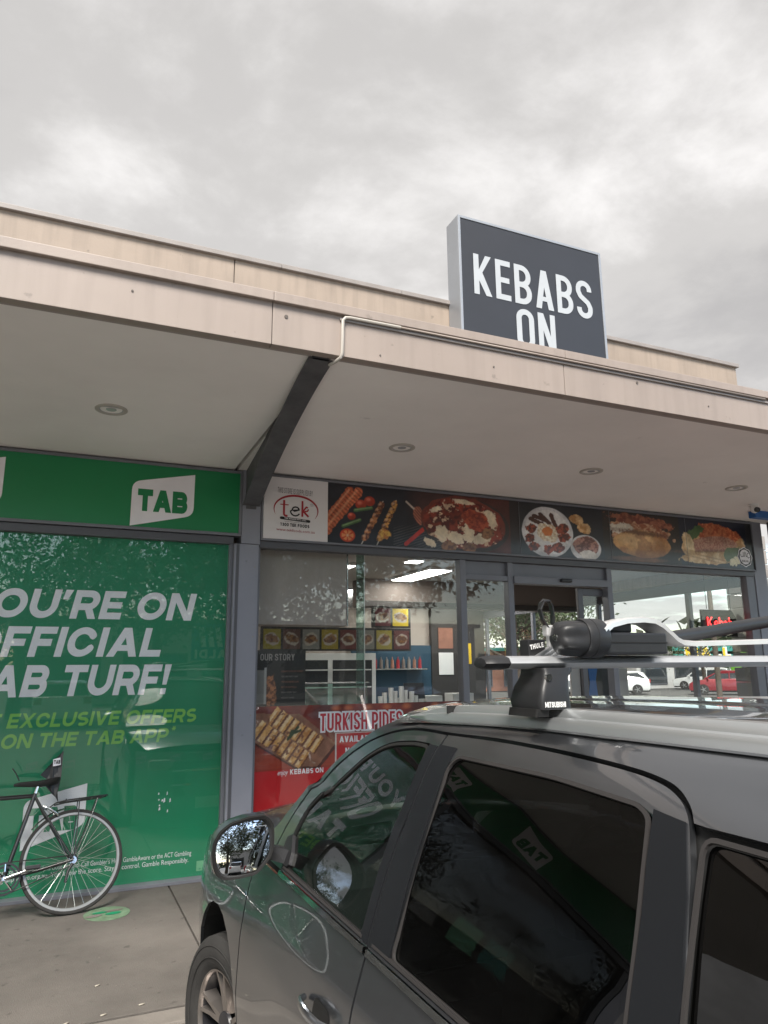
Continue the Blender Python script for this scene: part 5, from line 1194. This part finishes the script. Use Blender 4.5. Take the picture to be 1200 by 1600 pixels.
# tail
rows = []
for z, yb_ in ((1.47, -.26), (1.40, -.30), (1.2, -.36), (1.0, -.42), (.9, -.45), (.6, -.47), (.3, -.46), (.05, -.40)):
    hw = XC-Sx(-.27, max(.0, min(z, 1.45))); rows.append([(XC+hw*t, yb_+.10*abs(t)**3, z) for t in np.linspace(-1, 1, 17)])
tg = grid('tailgate', rows, 'paint', CAR)
grid('rear_window', [[(XC+.62*t, yb_-.012+.05*abs(t)**3, z) for t in np.linspace(-1, 1, 9)] for z, yb_ in ((1.40, -.302), (1.2, -.362), (1.02, -.42))], 'carglass_d', CAR)
for s in (-1, 1): box('tail_light', XC+s*.72-.12, XC+s*.72+.12, -.46, -.36, .78, .93, 'redlens', CAR, bev=.02)
# roof rails
for s in (1, -1):
    prof = [(-.034, -.030), (-.036, .002), (-.030, .013), (-.020, .016), (-.014, .012), (-.012, .022), (-.004, .034), (.008, .036), (.020, .026), (.026, -.030)]
    ys = list(np.linspace(-.22, 1.9, 22))+[2.0, 2.08, 2.14, 2.19, 2.225, 2.25]; rings = []
    for y in ys:
        k = 1.0 if y < 1.85 else max(.12, math.cos(min(1, (y-1.85)/.40)*math.pi/2)**.75); 
        xc = 1.088+.018*max(0, (y-1.9)/.35)**2
        zb = zroof(xc, y)-.002; rings.append([(xc+a*(.55+.45*k) if s > 0 else 2*XC-(xc+a*(.55+.45*k)), y, zb+(b*k if b > 0 else b)) for a, b in prof])
    rl = MB().loft(rings).build('roof_rail', 'railm', CAR, smooth=True)
    box('rail_joint', min(rings[0][0][0], rings[0][-1][0])-.0, max(rings[0][0][0], rings[0][-1][0]), 1.938, 1.941, 1.49, 1.512, 'rubber_d', CAR, bev=0)
# handles
for dr, y0 in ((front_door, 1.98), (rear_door, 1.10)):
    for i, s in enumerate((1, -1)):
        sheet('handle_recess_shade', rnd([(y0+.01, .675), (y0+.01, .745), (y0+.14, .745), (y0+.14, .675)], .03), 'rubber_d', dr[i], off=.001, thick=0, res=.04, sides=(s,))  # flat dark plate painted as the shade inside the handle scoop
        rings = []
        for k in range(11):
            t = k/10; y = y0-.015+.205*t; o_ = .012+.030*math.sin(math.pi*min(1, max(0, t)))**.5; hz = .016*(.55+.45*math.sin(math.pi*t))
            c, n = side_pt(y, .722, o_, s); rings.append([c+Vector((0, 0, 1))*hz*math.cos(a)+n*.009*math.sin(a) for a in np.linspace(0, 2*math.pi, 10, endpoint=False)])
        MB().loft(rings).build('handle', 'paint', dr[i], smooth=True)
# wing mirrors
def mirror(s, dr):
    X_ = lambda x: x if s > 0 else 2*XC-x
    base = [(0.692, 1.134), (0.716, 1.111), (0.722, 1.084), (0.722, 1.026), (0.712, 0.996), (0.664, 0.946), (0.593, 0.939), (0.55, 0.94), (0.528, 0.956), (0.517, 0.983), (0.511, 1.027), (0.516, 1.062), (0.536, 1.094), (0.571, 1.117), (0.63, 1.131)]
    base = rnd(base, .012); cx, cz = .622, 1.035
    sc = lambda k, y, dx=0, dz=0: [(X_(cx+dx+(a-cx)*k), y, cz+dz+(b-cz)*k) for a, b in base]
    hs = MB().loft([sc(.87, 2.640), sc(.87, 2.598), sc(.90, 2.584), sc(.98, 2.582), sc(1.0, 2.596)], caps=False).build('mirror_bezel', 'rubber_d', dr, smooth=True)
    MB().loft([sc(.90, 2.645), sc(.96, 2.61), sc(1.0, 2.596), sc(1.012, 2.625), sc(.99, 2.66), sc(.90, 2.70, .01), sc(.70, 2.735, .02), sc(.35, 2.755, .03), sc(.01, 2.758, .03)], caps=False).build('mirror_housing', 'paint', dr, smooth=True)
    MB().loft([sc(.95, 2.640), sc(.95, 2.645)]).build('mirror_back', 'black', dr)
    # the reflecting glass, tilted a little up and inboard
    nrm = Vector((-.095*s, -1, .175)).normalized(); ux = Vector((1, 0, 0)); ux = (ux-nrm*ux.dot(nrm)).normalized(); uz = Vector((0, 0, 1)); uz = (uz-nrm*uz.dot(nrm)-ux*uz.dot(ux)).normalized(); c = Vector((X_(cx), 2.602, cz))
    vs, fs = [c-nrm*0], []; nb = len(base); ks = (.25, .5, .75, .862)
    for k in ks:
        for a, b in base:
            dx, dz = (X_(a)-X_(cx))*k, (b-cz)*k; vs.append(c+ux*dx+uz*dz-nrm*((dx*dx+dz*dz)/(2*.95)))
    fs += [(0, 1+i, 1+(i+1) % nb) for i in range(nb)]
    for q in range(len(ks)-1): fs += [(1+q*nb+i, 1+(q+1)*nb+i, 1+(q+1)*nb+(i+1) % nb, 1+q*nb+(i+1) % nb) for i in range(nb)]
    mesh('mirror_glass', vs, fs, 'mirrorg', dr, smooth=True)
    a0 = [(X_(.715), 2.66, .975), (X_(.715), 2.70, .975), (X_(.72), 2.70, 1.02), (X_(.72), 2.66, 1.02)]; a1 = [(X_(.785), 2.63, .955), (X_(.785), 2.70, .955), (X_(.80), 2.70, .998), (X_(.80), 2.63, .998)]
    MB().loft([a0, a1]).build('mirror_arm', 'black', dr)
    MB().box(min(X_(.514), X_(.53)), max(X_(.514), X_(.53)), 2.625, 2.665, .992, 1.012, .006).build('indicator', 'steel_in', dr)
mirror(1, front_door[0]); mirror(-1, front_door[1])
# wheels
def car_wheel(x, y, s, steer=0.0):
    rm = Matrix.Translation((x, y, WZ)) @ Matrix.Rotation(steer, 4, 'Z')
    W = bpy.data.objects.new('wheel', None); COL.objects.link(W); W.parent = CAR; W.matrix_basis = Matrix.Translation(-CAR.location) @ rm
    def lathe(nm, prof, m_, n=56):
        m = MB(); R0 = [[(-s*a, r*math.cos(2*math.pi*i/n), r*math.sin(2*math.pi*i/n)) for i in range(n)] for r, a in prof]; m.loft(R0, caps=False); return m.build(nm, m_, W, local=True, smooth=True)
    lathe('tyre', [(.213, .092), (.235, .110), (.285, .118), (.322, .110), (.340, .092), (.345, .04), (.345, -.04), (.340, -.092), (.322, -.108), (.21, -.10)], 'tyre')
    for a in (-.055, -.02, .02, .055): lathe('tread_groove', [(.3452, a-.003), (.3455, a), (.3452, a+.003)], 'rubber_d', 40)
    for r in (.262, .305): lathe('sidewall_rib', [(r-.002, .1165 if r < .3 else .1150), (r, .119 if r < .3 else .1175), (r+.002, .1165 if r < .3 else .1150)], 'tyre', 56)
    lathe('rim', [(.217, .090), (.214, .097), (.208, .096), (.204, .084), (.198, .03), (.195, -.09)], 'alloy')
    lathe('rim_barrel', [(.202, .080), (.196, .02), (.19, -.09), (.02, -.095)], 'alloy_d')
    lathe('hub_cap', [(.060, .060), (.055, .072), (.030, .078), (.0005, .078)], 'alloy_d')
    for k in range(5):
        for d in (-.13, .13):
            a = 2*math.pi*k/5+.2; m = MB(); r0, r1 = .05, .206; c0, c1 = a+d*.8, a+d*1.25
            p = lambda r, an, w, x_: (-s*x_, r*math.cos(an)-w*math.sin(an), r*math.sin(an)+w*math.cos(an))
            m.loft([[p(r0, c0, -.013, .066), p(r0, c0, .013, .066), p(r0, c0, .020, .03), p(r0, c0, -.020, .03)], [p(.14, (c0+c1)/2, -.008, .076), p(.14, (c0+c1)/2, .008, .076), p(.14, (c0+c1)/2, .018, .03), p(.14, (c0+c1)/2, -.018, .03)], [p(r1, c1, -.007, .088), p(r1, c1, .007, .088), p(r1, c1, .016, .03), p(r1, c1, -.016, .03)]]).build('wheel_spoke', 'alloy', W, local=True)
    lathe('brake_disc', [(.14, .0), (.14, .01), (.05, .012)], 'alloy_d', 32)
car_wheel(.810, AY, 1, R_(13)); car_wheel(2*XC-.810, AY, -1, R_(13)); car_wheel(.806, RY, 1); car_wheel(2*XC-.806, RY, -1)
# cabin
box('cabin_floor', .80, 2.4, -.2, 3.0, .05, .10, 'cabin', CAR, bev=0); box('dashboard', .88, 2.32, 2.55, 2.95, .55, .93, 'cabin', CAR, bev=.06)
for s in (1, -1):
    sheet('inner_panel', [(-.2, .12), (3.0, .12), (3.0, .93), (-.2, .93)], 'cabin', off=-.05, thick=0, res=.2, sides=(s,))
grid('headliner', [[(XC+.52*t, y, 1.485-fall(y)-.02*t*t) for t in np.linspace(-1, 1, 7)] for y in np.linspace(-.1, 2.3, 9)], 'cabin_l', CAR)
for cx in (1.21, 1.99):
    for y0, nm in ((1.62, 'front'), (.62, 'rear')):
        st2 = MB().box(cx-.25, cx+.25, y0, y0+.5, .30, .48, .05).build('seat', 'cabin', CAR, smooth=True)
        m = MB().box(-.24, .24, -.06, .06, 0, .62, .05, Matrix.Translation((cx, y0+.02, .42)) @ Matrix.Rotation(R_(14), 4, 'X')); m.build('backrest', 'cabin', st2, smooth=True)
        MB().box(cx-.13, cx+.13, y0-.19, y0-.10, 1.02, 1.20, .035).build('headrest', 'cabin', st2, smooth=True)
MB().tube([(1.99+.18*math.cos(a), 2.38+.05*math.sin(a), .86+.175*math.sin(a)) for a in np.linspace(0, 2*math.pi, 28, endpoint=False)], .014, 8, closed=True).build('steering_wheel', 'cabin', CAR, smooth=True)
MB().box(XC-.11, XC+.11, 2.36, 2.38, 1.27, 1.33, .01).build('rear_view_mirror', 'cabin', CAR)

# ------------------------------------------------------------------ roof bars
def crossbar(y, lab):
    t = thing('roof_bar', lab, 'roof bar', (XC, y, 1.58), group='silver roof bars across the car')
    zc = 1.632; xl = .905; rings = []
    prof = [(-.038, -.002), (-.030, .009), (-.008, .0155), (.014, .0145), (.033, .006), (.040, -.003), (.030, -.011), (.004, -.0155), (-.026, -.012)]
    bar_ = MB().loft([[(x, y+a, zc+b) for a, b in prof] for x in (xl+.062, XC, 2*XC-xl-.062)]).build('bar', 'barm', t, smooth=True)
    for s in (1, -1):
        X_ = lambda x: x if s > 0 else 2*XC-x
        MB().loft([[(X_(xl+dx), y+a*k, zc+b*k*1.04-.002*(1-k)) for a, b in prof] for dx, k in ((.063, 1.06), (.03, 1.07), (.012, .95), (.002, .72), (0, .3))]).build('end_cap', 'knob', t, smooth=True)
        def q(x0, x1, z, y0, y1): return [(X_(x0), y0, z), (X_(x1), y0, z), (X_(x1), y1, z), (X_(x0), y1, z)]
        def rq(x0, x1, z, y0, y1, r=.014):
            pl = rnd([(x0, y0), (x1, y0), (x1, y1), (x0, y1)], r); return [(X_(a), b, z) for a, b in pl]
        ft = MB().loft([rq(1.022, 1.11, 1.524, y-.075, y+.055), rq(1.020, 1.108, 1.545, y-.076, y+.06), rq(1.030, 1.110, 1.575, y-.07, y+.055), rq(1.044, 1.118, 1.598, y-.062, y+.05), rq(1.046, 1.132, 1.611, y-.058, y+.046), rq(1.044, 1.134, 1.619, y-.055, y+.044)]).build('foot', 'knob', t, smooth=True)
        rb = MB().loft([rq(1.010, 1.05, 1.508, y-.066, y+.05, .006), rq(1.014, 1.05, 1.526, y-.068, y+.05, .006)]).build('clamp_pad', 'rubber_d', t)
        MB().cyl((X_(1.052), y-.069, 1.597), (X_(1.052), y-.060, 1.597), .008, n=12).build('lock', 'chrome', ft)
        if s > 0: 
            mesh_y = y-.0765
            lettering('MITSUBISHI', 1.030, 1.5295, .0125, .0085, .0024, .0013, mesh_y-.0012, 'white', ft, table=COND, width=.058)
        else:
            pass
    return t
crossbar(1.50, 'silver roof bar with black feet across the front of the car roof'); crossbar(.62, 'silver roof bar across the rear of the car roof')

# ------------------------------------------------------------------ bike carrier clamped to the bars
CR = thing('bike_carrier', 'silver and black roof bicycle carrier lying folded on the front roof bar', 'bike carrier', (1.4, 1.5, 1.65))
y = 1.46
# lobed clamp knob, axis along x
def kring(x, r, lob, ph=.3): return [(x, y+(r*(1+lob*math.cos(5*a+ph)))*math.cos(a), 1.690+(r*(1+lob*math.cos(5*a+ph)))*math.sin(a)) for a in np.linspace(0, 2*math.pi, 48, endpoint=False)]
MB().loft([kring(1.096, .014, 0), kring(1.097, .022, .04), kring(1.101, .030, .10), kring(1.110, .036, .13), kring(1.135, .040, .12), kring(1.160, .0425, .08), kring(1.168, .043, .03)]).build('clamp_knob', 'knob', CR, smooth=True)
MB().loft([kring(1.168, .046, 0), kring(1.174, .048, 0), kring(1.190, .0485, 0), kring(1.191, .047, 0), kring(1.193, .047, 0), kring(1.194, .0485, 0), kring(1.226, .048, 0), kring(1.232, .044, 0)]).build('clamp_collar', 'knob', CR, smooth=True)
MB().cyl((1.094, y-.002, 1.690), (1.099, y-.002, 1.690), .0085, n=16).build('knob_bolt', 'chrome', CR, smooth=True)
hb_ = MB().box(1.226, 1.425, y-.03, y+.05, 1.650, 1.704, .006).build('hinge_block', 'knob', CR); MB().box(1.228, 1.423, y-.0315, y-.029, 1.678, 1.680, 0).build('block_groove', 'rubber_d', CR)
MB().box(1.25, 1.33, y-.01, y+.05, 1.704, 1.73, .006).build('hinge_lug', 'knob', CR)
rings = []
pth = [(1.215, 1.706, .026), (1.245, 1.722, .028), (1.30, 1.733, .030), (1.36, 1.737, .033), (1.405, 1.735, .036), (1.44, 1.724, .038), (1.475, 1.707, .038), (1.51, 1.690, .036), (1.545, 1.682, .032), (1.60, 1.680, .030), (1.75, 1.684, .030), (1.95, 1.690, .030)]
for i, (x, z, hw) in enumerate(pth):
    a, b = pth[max(0, i-1)], pth[min(len(pth)-1, i+1)]; tx, tz = b[0]-a[0], b[1]-a[1]; l = math.hypot(tx, tz); nx_, nz_ = -tz/l, tx/l
    yc = 1.44+.01*i; t_ = .0075
    rings.append([(x+nx_*t_*p, yc+q*hw, z+nz_*t_*p) for q, p in ((-1, .6), (-.8, 1.05), (-.45, 1), (-.40, .75), (-.1, .75), (-.05, 1), (.8, 1.05), (1, .6), (1, -.9), (-1, -.9))])
MB().loft(rings).build('frame_arm', 'armm', CR, smooth=True)
MB().tube([(1.42, 1.52, 1.690), (1.56, 1.56, 1.698), (1.70, 1.58, 1.713), (1.85, 1.60, 1.732), (2.2, 1.62, 1.775)], .0185, 14).build('support_tube', 'knob', CR, smooth=True)
# wheel tray running off under the knob
mt2 = Matrix.Translation((1.15, 1.62, 1.672))
ex = Vector((-.105, -.01, -.053)).normalized(); ey = Vector((0, 1, 0)); ey = (ey-ex*ey.dot(ex)).normalized(); ez = ey.cross(ex)*-1
ez = ex.cross(ey); tm = Matrix((ex, ey, ez)).transposed().to_4x4(); tm.translation = Vector((1.232, 1.565, 1.692))
MB().box(0, .155, -.003, .012, -.019, .019, .001, tm).build('wheel_tray', 'barm', CR)
for zz in (-.017, -.006, .005, .016): MB().box(0, .155, -.008, -.003, zz-.0022, zz+.0022, 0, tm).build('tray_rib', 'barm', CR)
# lettered face of the tray end faces the camera side (-ey or +ey)
sg = -1 if (tm.to_3x3() @ Vector((0, 1, 0))).y > 0 else 1
lb = box('label_block', 1.088, 1.140, 1.560, 1.60, 1.648, 1.690, 'knob', CR, bev=.003)
lettering('THULE', 1.093, 1.664, .0125, .010, .0032, .002, 1.5585, 'white', lb, table=COND, width=.042, rot=.18)
# strap loop with buckle
sp = [(1.128, 1.505, 1.672), (1.118, 1.50, 1.70), (1.096, 1.49, 1.718), (1.080, 1.485, 1.738), (1.074, 1.485, 1.760), (1.082, 1.485, 1.778), (1.098, 1.488, 1.784), (1.113, 1.492, 1.774), (1.120, 1.496, 1.752), (1.122, 1.50, 1.726), (1.124, 1.503, 1.700)]
m = MB(); rings = []
for i, p in enumerate(sp):
    a, b = Vector(sp[max(0, i-1)]), Vector(sp[min(len(sp)-1, i+1)]); t_ = (b-a).normalized(); w = Vector((.35, 1, .1)); w = (w-t_*w.dot(t_)).normalized(); nn2 = t_.cross(w); c = Vector(p)
    rings.append([c+w*.0125+nn2*.0018, c-w*.0125+nn2*.0018, c-w*.0125-nn2*.0018, c+w*.0125-nn2*.0018])
m.loft(rings).build('strap', 'knob', CR)
MB().box(1.088, 1.122, 1.478, 1.50, 1.695, 1.722, .004, Matrix.Translation((0, 0, 0))).build('buckle', 'armm', CR)
MB().box(1.098, 1.116, 1.482, 1.50, 1.668, 1.70, .004).build('buckle_strap', 'armm', CR)

# ------------------------------------------------------------------ other cars in the car park
def simple_car(name, paint_m, label, x, y, rot, kind='suv', group=None):
    T = thing('parked_car', label, 'car', (x, y, -.17), (0, 0, rot), group)
    H = {'suv': 1.66, 'hatch': 1.50}[kind]; Lh = {'suv': 2.2, 'hatch': 2.05}[kind]
    bt = [(-Lh, .35), (-Lh-.02, .62), (-Lh+.04, .98), (-Lh+.9*0+.1, 1.02), (.95, .98), (1.15, .95), (Lh-.25, .84), (Lh-.02, .70), (Lh+.02, .45), (Lh-.05, .26), (-Lh+.1, .26)]
    hw = [.80, .88, .88, .80]; xs_ = [-.90, -.86, .86, .90]
    m = MB(); rings = []
    for xx, k in ((-.90, .93), (-.88, .985), (-.80, 1.0), (.80, 1.0), (.88, .985), (.90, .93)):
        rings.append([(xx, a*k, .62+(b-.62)*k) for a, b in bt])
    m.loft(rings).build('body', paint_m, T, local=True, smooth=True)
    gt = [(-Lh+.12, 1.0), (-Lh+.38, H-.10), (-Lh+.75, H-.03), (.0, H-.02), (.35, H-.12), (1.12, .97)]
    m = MB(); 
    m.loft([[(xx*(1 if j in (0, 5) else .80), a*(.96 if abs(xx) > .8 else 1), b) for j, (a, b) in enumerate(gt)] for xx in (-.84, .84)]).build('glasshouse', 'farglass', T, local=True)
    m = MB(); m.loft([[(xx, a*s_, b+.012-(.05 if abs(xx) > .66 else 0)) for a, b in ((-Lh+.36, H-.10), (-Lh+.75, H-.012), (.0, H), (.37, H-.10), (.3, H-.14), (-Lh+.5, H-.16))] for xx, s_ in ((-.70, .98), (-.62, 1.0), (.62, 1.0), (.70, .98))]).build('roof', paint_m, T, local=True, smooth=True)
    for s in (-1, 1):
        for a0, a1 in (((-Lh+.14, 1.0), (-Lh+.40, H-.10)), ((-.35, 1.0), (-.35, H-.05)), ((.34, H-.11), (1.10, .98))):
            p0 = Vector((s*.845, a0[0], a0[1])) if a0[1] < 1.2 else Vector((s*.68, a0[0], a0[1])); p1 = Vector((s*.68, a1[0], a1[1])) if a1[1] > 1.2 else Vector((s*.845, a1[0], a1[1]))
            MB().cyl(p0, p1, .04, n=6).build('pillar_post', paint_m, T, local=True)
        MB().box(min(s*.88, s*1.02), max(s*.88, s*1.02), .85, .95, .95, 1.08, .02).build('wing_mirror', paint_m, T, local=True)
        MB().box(min(s*.55, s*.86), max(s*.55, s*.86), Lh-.12, Lh+.0, .62, .76, .02).build('headlight', 'lens', T, local=True)
        MB().box(min(s*.62, s*.87), max(s*.62, s*.87), -Lh-.03, -Lh+.12, .76, .98, .02).build('tail_light', 'redlens', T, local=True)
        for yy in (-Lh+.82, Lh-.85):
            w_2 = MB().cyl((s*.70, yy, .33), (s*.91, yy, .33), .33, n=28).build('wheel', 'tyre', T, local=True, smooth=True)
            m = MB().cyl((s*.905, yy, .33), (s*.916, yy, .33), .07, n=12)
            for k in range(5): a = 2*math.pi*k/5; m.cyl((s*.912, yy, .33), (s*.914, yy+.2*math.cos(a), .33+.2*math.sin(a)), .025, n=5)
            o_ = m.build('rim', 'rim', T, local=True)
    MB().box(-.25, .25, -Lh-.035, -Lh-.02, .5, .62, 0).build('number_plate', 'white', T, local=True)
    MB().box(-.88, .88, -Lh+.05, Lh-.1, .18, .30, .01).build('underbody', 'rubber_d', T, local=True)
    return T
simple_car('c', 'paint_red', 'bright dark red hatchback seen side on through the corner window', 38.9, 34.6, R_(41), 'hatch')
simple_car('c', 'paint_white', 'white four wheel drive parked behind the red hatchback', 46.5, 43.2, R_(32), 'suv')
simple_car('c', 'paint_hatch', 'grey hatchback seen from behind through the open shop door', 29.8, 38.3, R_(-35), 'suv')
simple_car('c', 'paint_white', 'white car half hidden by the sliding door frame', 34.2, 39.2, R_(55), 'hatch')
simple_car('c', 'paint_blue', 'dark blue car beyond the grey hatchback', 32.5, 42.5, R_(-20), 'hatch')
simple_car('c', 'paint_dred', 'dark red car parked beside the grey wagon, seen only in the shop glass', 4.75, 2.2, 0, 'hatch')
for x, y, r, c, k, lab in ((-3.0, -15.5, 175, 'paint_silver', 'suv', 'silver car parked across the lane behind the camera'), (.2, -15.8, 180, 'paint_white', 'hatch', 'white car parked across the lane behind the camera'), (-8.4, -15.6, 178, 'paint_blue', 'hatch', 'blue car parked across the lane behind the camera')):
    simple_car('c', c, lab, x, y, R_(r), k)

# ------------------------------------------------------------------ trees
def tree(x, y, h, cr, label, nleaf=4200, seed=1, lean_=0, low=.30):
    r = np.random.default_rng(seed); T = thing('tree', label, 'tree', (x, y, -.13))
    m = MB(); tips = []
    m.tube([(x, y, -.13), (x+.1, y, h*.2), (x+.2*lean_, y+.1, h*.42), (x+.1, y, h*.7)], [h*.032, h*.026, h*.02, h*.010], 9)
    for k in range(9):
        a = k*2.4+r.uniform(0, .6); z0_ = h*r.uniform(.25, .6); L = cr*r.uniform(.55, .95)
        p0 = Vector((x+.1, y, z0_)); p2 = Vector((x+L*math.cos(a), y+L*math.sin(a), z0_+h*r.uniform(.12, .34))); p1 = (p0+p2)/2+Vector((0, 0, h*.03))
        m.tube([p0, p1, p2], [h*.012, h*.008, h*.003], 6); tips.append(p2); tips.append(p1)
    m.build('trunk', 'bark', T, smooth=True)
    cl_ = []
    for k in range(34):
        t = tips[r.integers(len(tips))]; c = np.array(t)+r.normal(0, .30*cr, 3)*(1, 1, .6); c[2] = min(max(c[2], h*low), h*.97); cl_.append((c, cr*r.uniform(.16, .34)))
    per = nleaf//len(cl_); V, Fc = [], []
    C = np.concatenate([c+r.normal(0, 1, (per, 3))*(rd2*.6, rd2*.6, rd2*.45) for c, rd2 in cl_]); n = len(C)
    d1 = r.normal(0, 1, (n, 3)); d1 /= np.linalg.norm(d1, axis=1)[:, None]; d2 = r.normal(0, 1, (n, 3)); d2 -= (d2*d1).sum(1)[:, None]*d1; d2 /= np.linalg.norm(d2, axis=1)[:, None]
    sz = r.uniform(.07, .17, (n, 1))*(h/9); Q = np.stack([C+d1*sz, C+d2*sz*.5, C-d1*sz, C-d2*sz*.5], 1).reshape(-1, 3)
    mesh('crown', Q.tolist(), [(4*i, 4*i+1, 4*i+2, 4*i+3) for i in range(n)], 'leaf', T)
tree(5.5, -13, 10, 4.6, 'tall loose tree behind the camera reflected in the kebab window', 9000, 3, low=.12)
tree(9.5, -12, 10, 3.8, 'broad tree behind the camera reflected in the door sidelight', 9000, 5, low=.12)
tree(-1.5, -19, 8.5, 4.2, 'dark tree across the car park reflected in the green window', 9000, 8, low=.12)
tree(3.8, -21, 7.5, 3.8, 'second dark tree across the car park reflected in the green window', 9000, 9, low=.12)
tree(-9.5, -17, 9, 4.5, 'large tree far left across the car park', 5200, 10)
tree(-17, -4, 8, 4.0, 'tree at the left end of the shops reflected in the car window', 5000, 12)
tree(-22, 4, 10, 4.8, 'taller tree past the left end of the shops', 5200, 13)
tree(-30, -22, 9, 4.5, 'tree in the far left corner behind the camera', 4200, 14)
tree(22, 31, 7.5, 3.4, 'leafy tree seen through the open shop door', 5200, 21, low=.2)
tree(18.5, 27.5, 6.5, 2.6, 'slim tree left of the one seen through the open door', 4200, 22, low=.2)
tree(31, 47, 8.5, 4.2, 'tree behind the grey hatchback across the car park', 3600, 23)
tree(43, 40, 5.2, 2.4, 'small tree behind the red hatchback', 3000, 24)

# ------------------------------------------------------------------ buildings across the car park
def shed(name, label, x0, x1, y0, y1, h, wallm, roofm, face='y0', nwin=5, base=-.13):
    T = thing(name, label, 'building', ((x0+x1)/2, (y0+y1)/2, base))
    box('wall', x0, x1, y0, y1, base, h, wallm, T, bev=0); box('roof', x0-.3, x1+.3, y0-.3, y1+.3, h, h+.25, roofm, T, bev=0)
    for i in range(nwin):
        a = x0+(x1-x0)*(i+.12)/nwin; b = x0+(x1-x0)*(i+.88)/nwin
        yy = (y0-.06, y0-.002) if face == 'y0' else (y1+.002, y1+.06)
        f_ = box('window_frame', a, b, *yy, .2, min(2.6, h*.7), 'alu_dark', T, bev=0); box('pane', a+.08, b-.08, yy[0]-.01 if face == 'y0' else yy[1], yy[0] if face == 'y0' else yy[1]+.01, .3, min(2.5, h*.7-.1), 'farglass', f_, bev=0)
    return T
shed('shop_row', 'long low brick shops with a teal roof across the far car park', 18, 40, 49, 56, 2.9, 'brick', 'teal')
t = shed('mall_building', 'grey building with big yellow lettering across the car park', 42.3, 60, 46, 54, 2.6, 'farwall', 'cap')
box('sign_band', 46.0, 57, 45.70, 45.72, 2.1, 3.3, 'teal', t, bev=0); box('lime_column', 52.6, 53.4, 45.5, 45.9, -.13, 2.1, 'lime_wall', t, bev=0)
lettering('MALL', 47.3, 2.25, .9, .95, .24, .2, 45.60, 'yellow', t, width=5.1); lettering('MALL', 47.2, 2.18, 1.04, .95, .42, .1, 45.64, 'white', t, width=5.3)
lettering('E', 53.6, 2.25, .95, .85, .2, .14, 45.60, 'lime_wall', t)
al = shed('supermarket', 'pale supermarket building behind the camera with a blue badge sign', -2, 26, -46, -31, 4.3, 'farwall', 'cap', face='y1', nwin=6)
bd2 = thing('badge_sign', 'square supermarket badge sign on a post across the car park', 'sign', (6.75, -24, 0))
box('post', 6.65, 6.85, -24.1, -23.9, -.13, 2.1, 'steel', bd2); box('board', 5.85, 7.65, -24.15, -23.95, 2.1, 3.9, 'blue_v', bd2)
lettering('ALDI', 0, 0, .42, .34, .10, .07, 0, 'white_v', bd2, plane=lambda a, c: (7.55-a, -23.93, 2.2+c), width=1.55)
for k in range(3): mesh('emblem_bar', [(7.35-.4*k, -23.93, 2.75), (7.10-.4*k, -23.93, 2.75), (6.80-.4*k+.15, -23.93, 3.7), (7.05-.4*k+.15, -23.93, 3.7)], [(0, 1, 2, 3)], 'white_v', bd2)
shed('low_shops', 'low pale shops at the far left behind the camera', -40, -14, -34, -27, 3.6, 'farwall', 'cap', face='y1', nwin=6)
for x, y, h, lab in ((30, 27, 8.5, 'power pole beyond the glazed corner of the shop'), (46, 24, 8.5, 'second power pole further right beyond the corner'), (14, 41, 8.5, 'power pole far behind the shop')):
    T = thing('power_pole', lab, 'power pole', (x, y, -.13)); MB().cyl((x, y, -.13), (x, y, h), .14, .10, 10).build('pole', 'bark', T); MB().cyl((x-1.1, y, h-.6), (x+1.1, y, h-.6), .06, n=6).build('crossarm', 'bark', T)
for k in range(3):
    z = 7.7-.35*k; pts = []
    P0 = [Vector((14, 41, z)), Vector((30, 27, z)), Vector((46, 24, z)), Vector((75, 18, z))]
    for a, b in zip(P0[:-1], P0[1:]):
        for s in np.linspace(0, 1, 10)[:-1]: q = a.lerp(b, s); q.z -= .8*4*s*(1-s)*.5; pts.append(q)
    o = MB().tube(pts+[P0[-1]], .018, 4).build('power_line', 'black'); tag(o, ['highest power line sagging between the poles past the corner', 'middle power line sagging between the poles past the corner', 'lowest power line sagging between the poles past the corner'][k], 'cable')

# loose wall behind: hedge line and far tree belt so that the horizon is not bare
fb = MB(); rr2 = np.random.default_rng(5)
Cn = []
for a in np.linspace(0, 2*math.pi, 220, endpoint=False):
    d = 105+10*math.sin(5*a); hh = 4.5+2.2*math.sin(9*a)+1.2*math.sin(23*a+1)
    for k in range(34): Cn.append((d*math.sin(a)+rr2.normal(0, 2.2), d*math.cos(a)+rr2.normal(0, 2.2), rr2.uniform(-.1, hh)))
Cn = np.array(Cn); n = len(Cn); d1 = rr2.normal(0, 1, (n, 3)); d1 /= np.linalg.norm(d1, axis=1)[:, None]; d2 = np.cross(d1, rr2.normal(0, 1, (n, 3))); d2 /= np.linalg.norm(d2, axis=1)[:, None]
Q = np.stack([Cn+d1*1.1, Cn+d2*.9, Cn-d1*1.1, Cn-d2*.9], 1).reshape(-1, 3)
o = mesh('tree_belt', Q.tolist(), [(4*i, 4*i+1, 4*i+2, 4*i+3) for i in range(n)], 'leaf'); tag(o, 'far dark belt of trees along the horizon', 'trees', kind='stuff')
fb.bm.free()
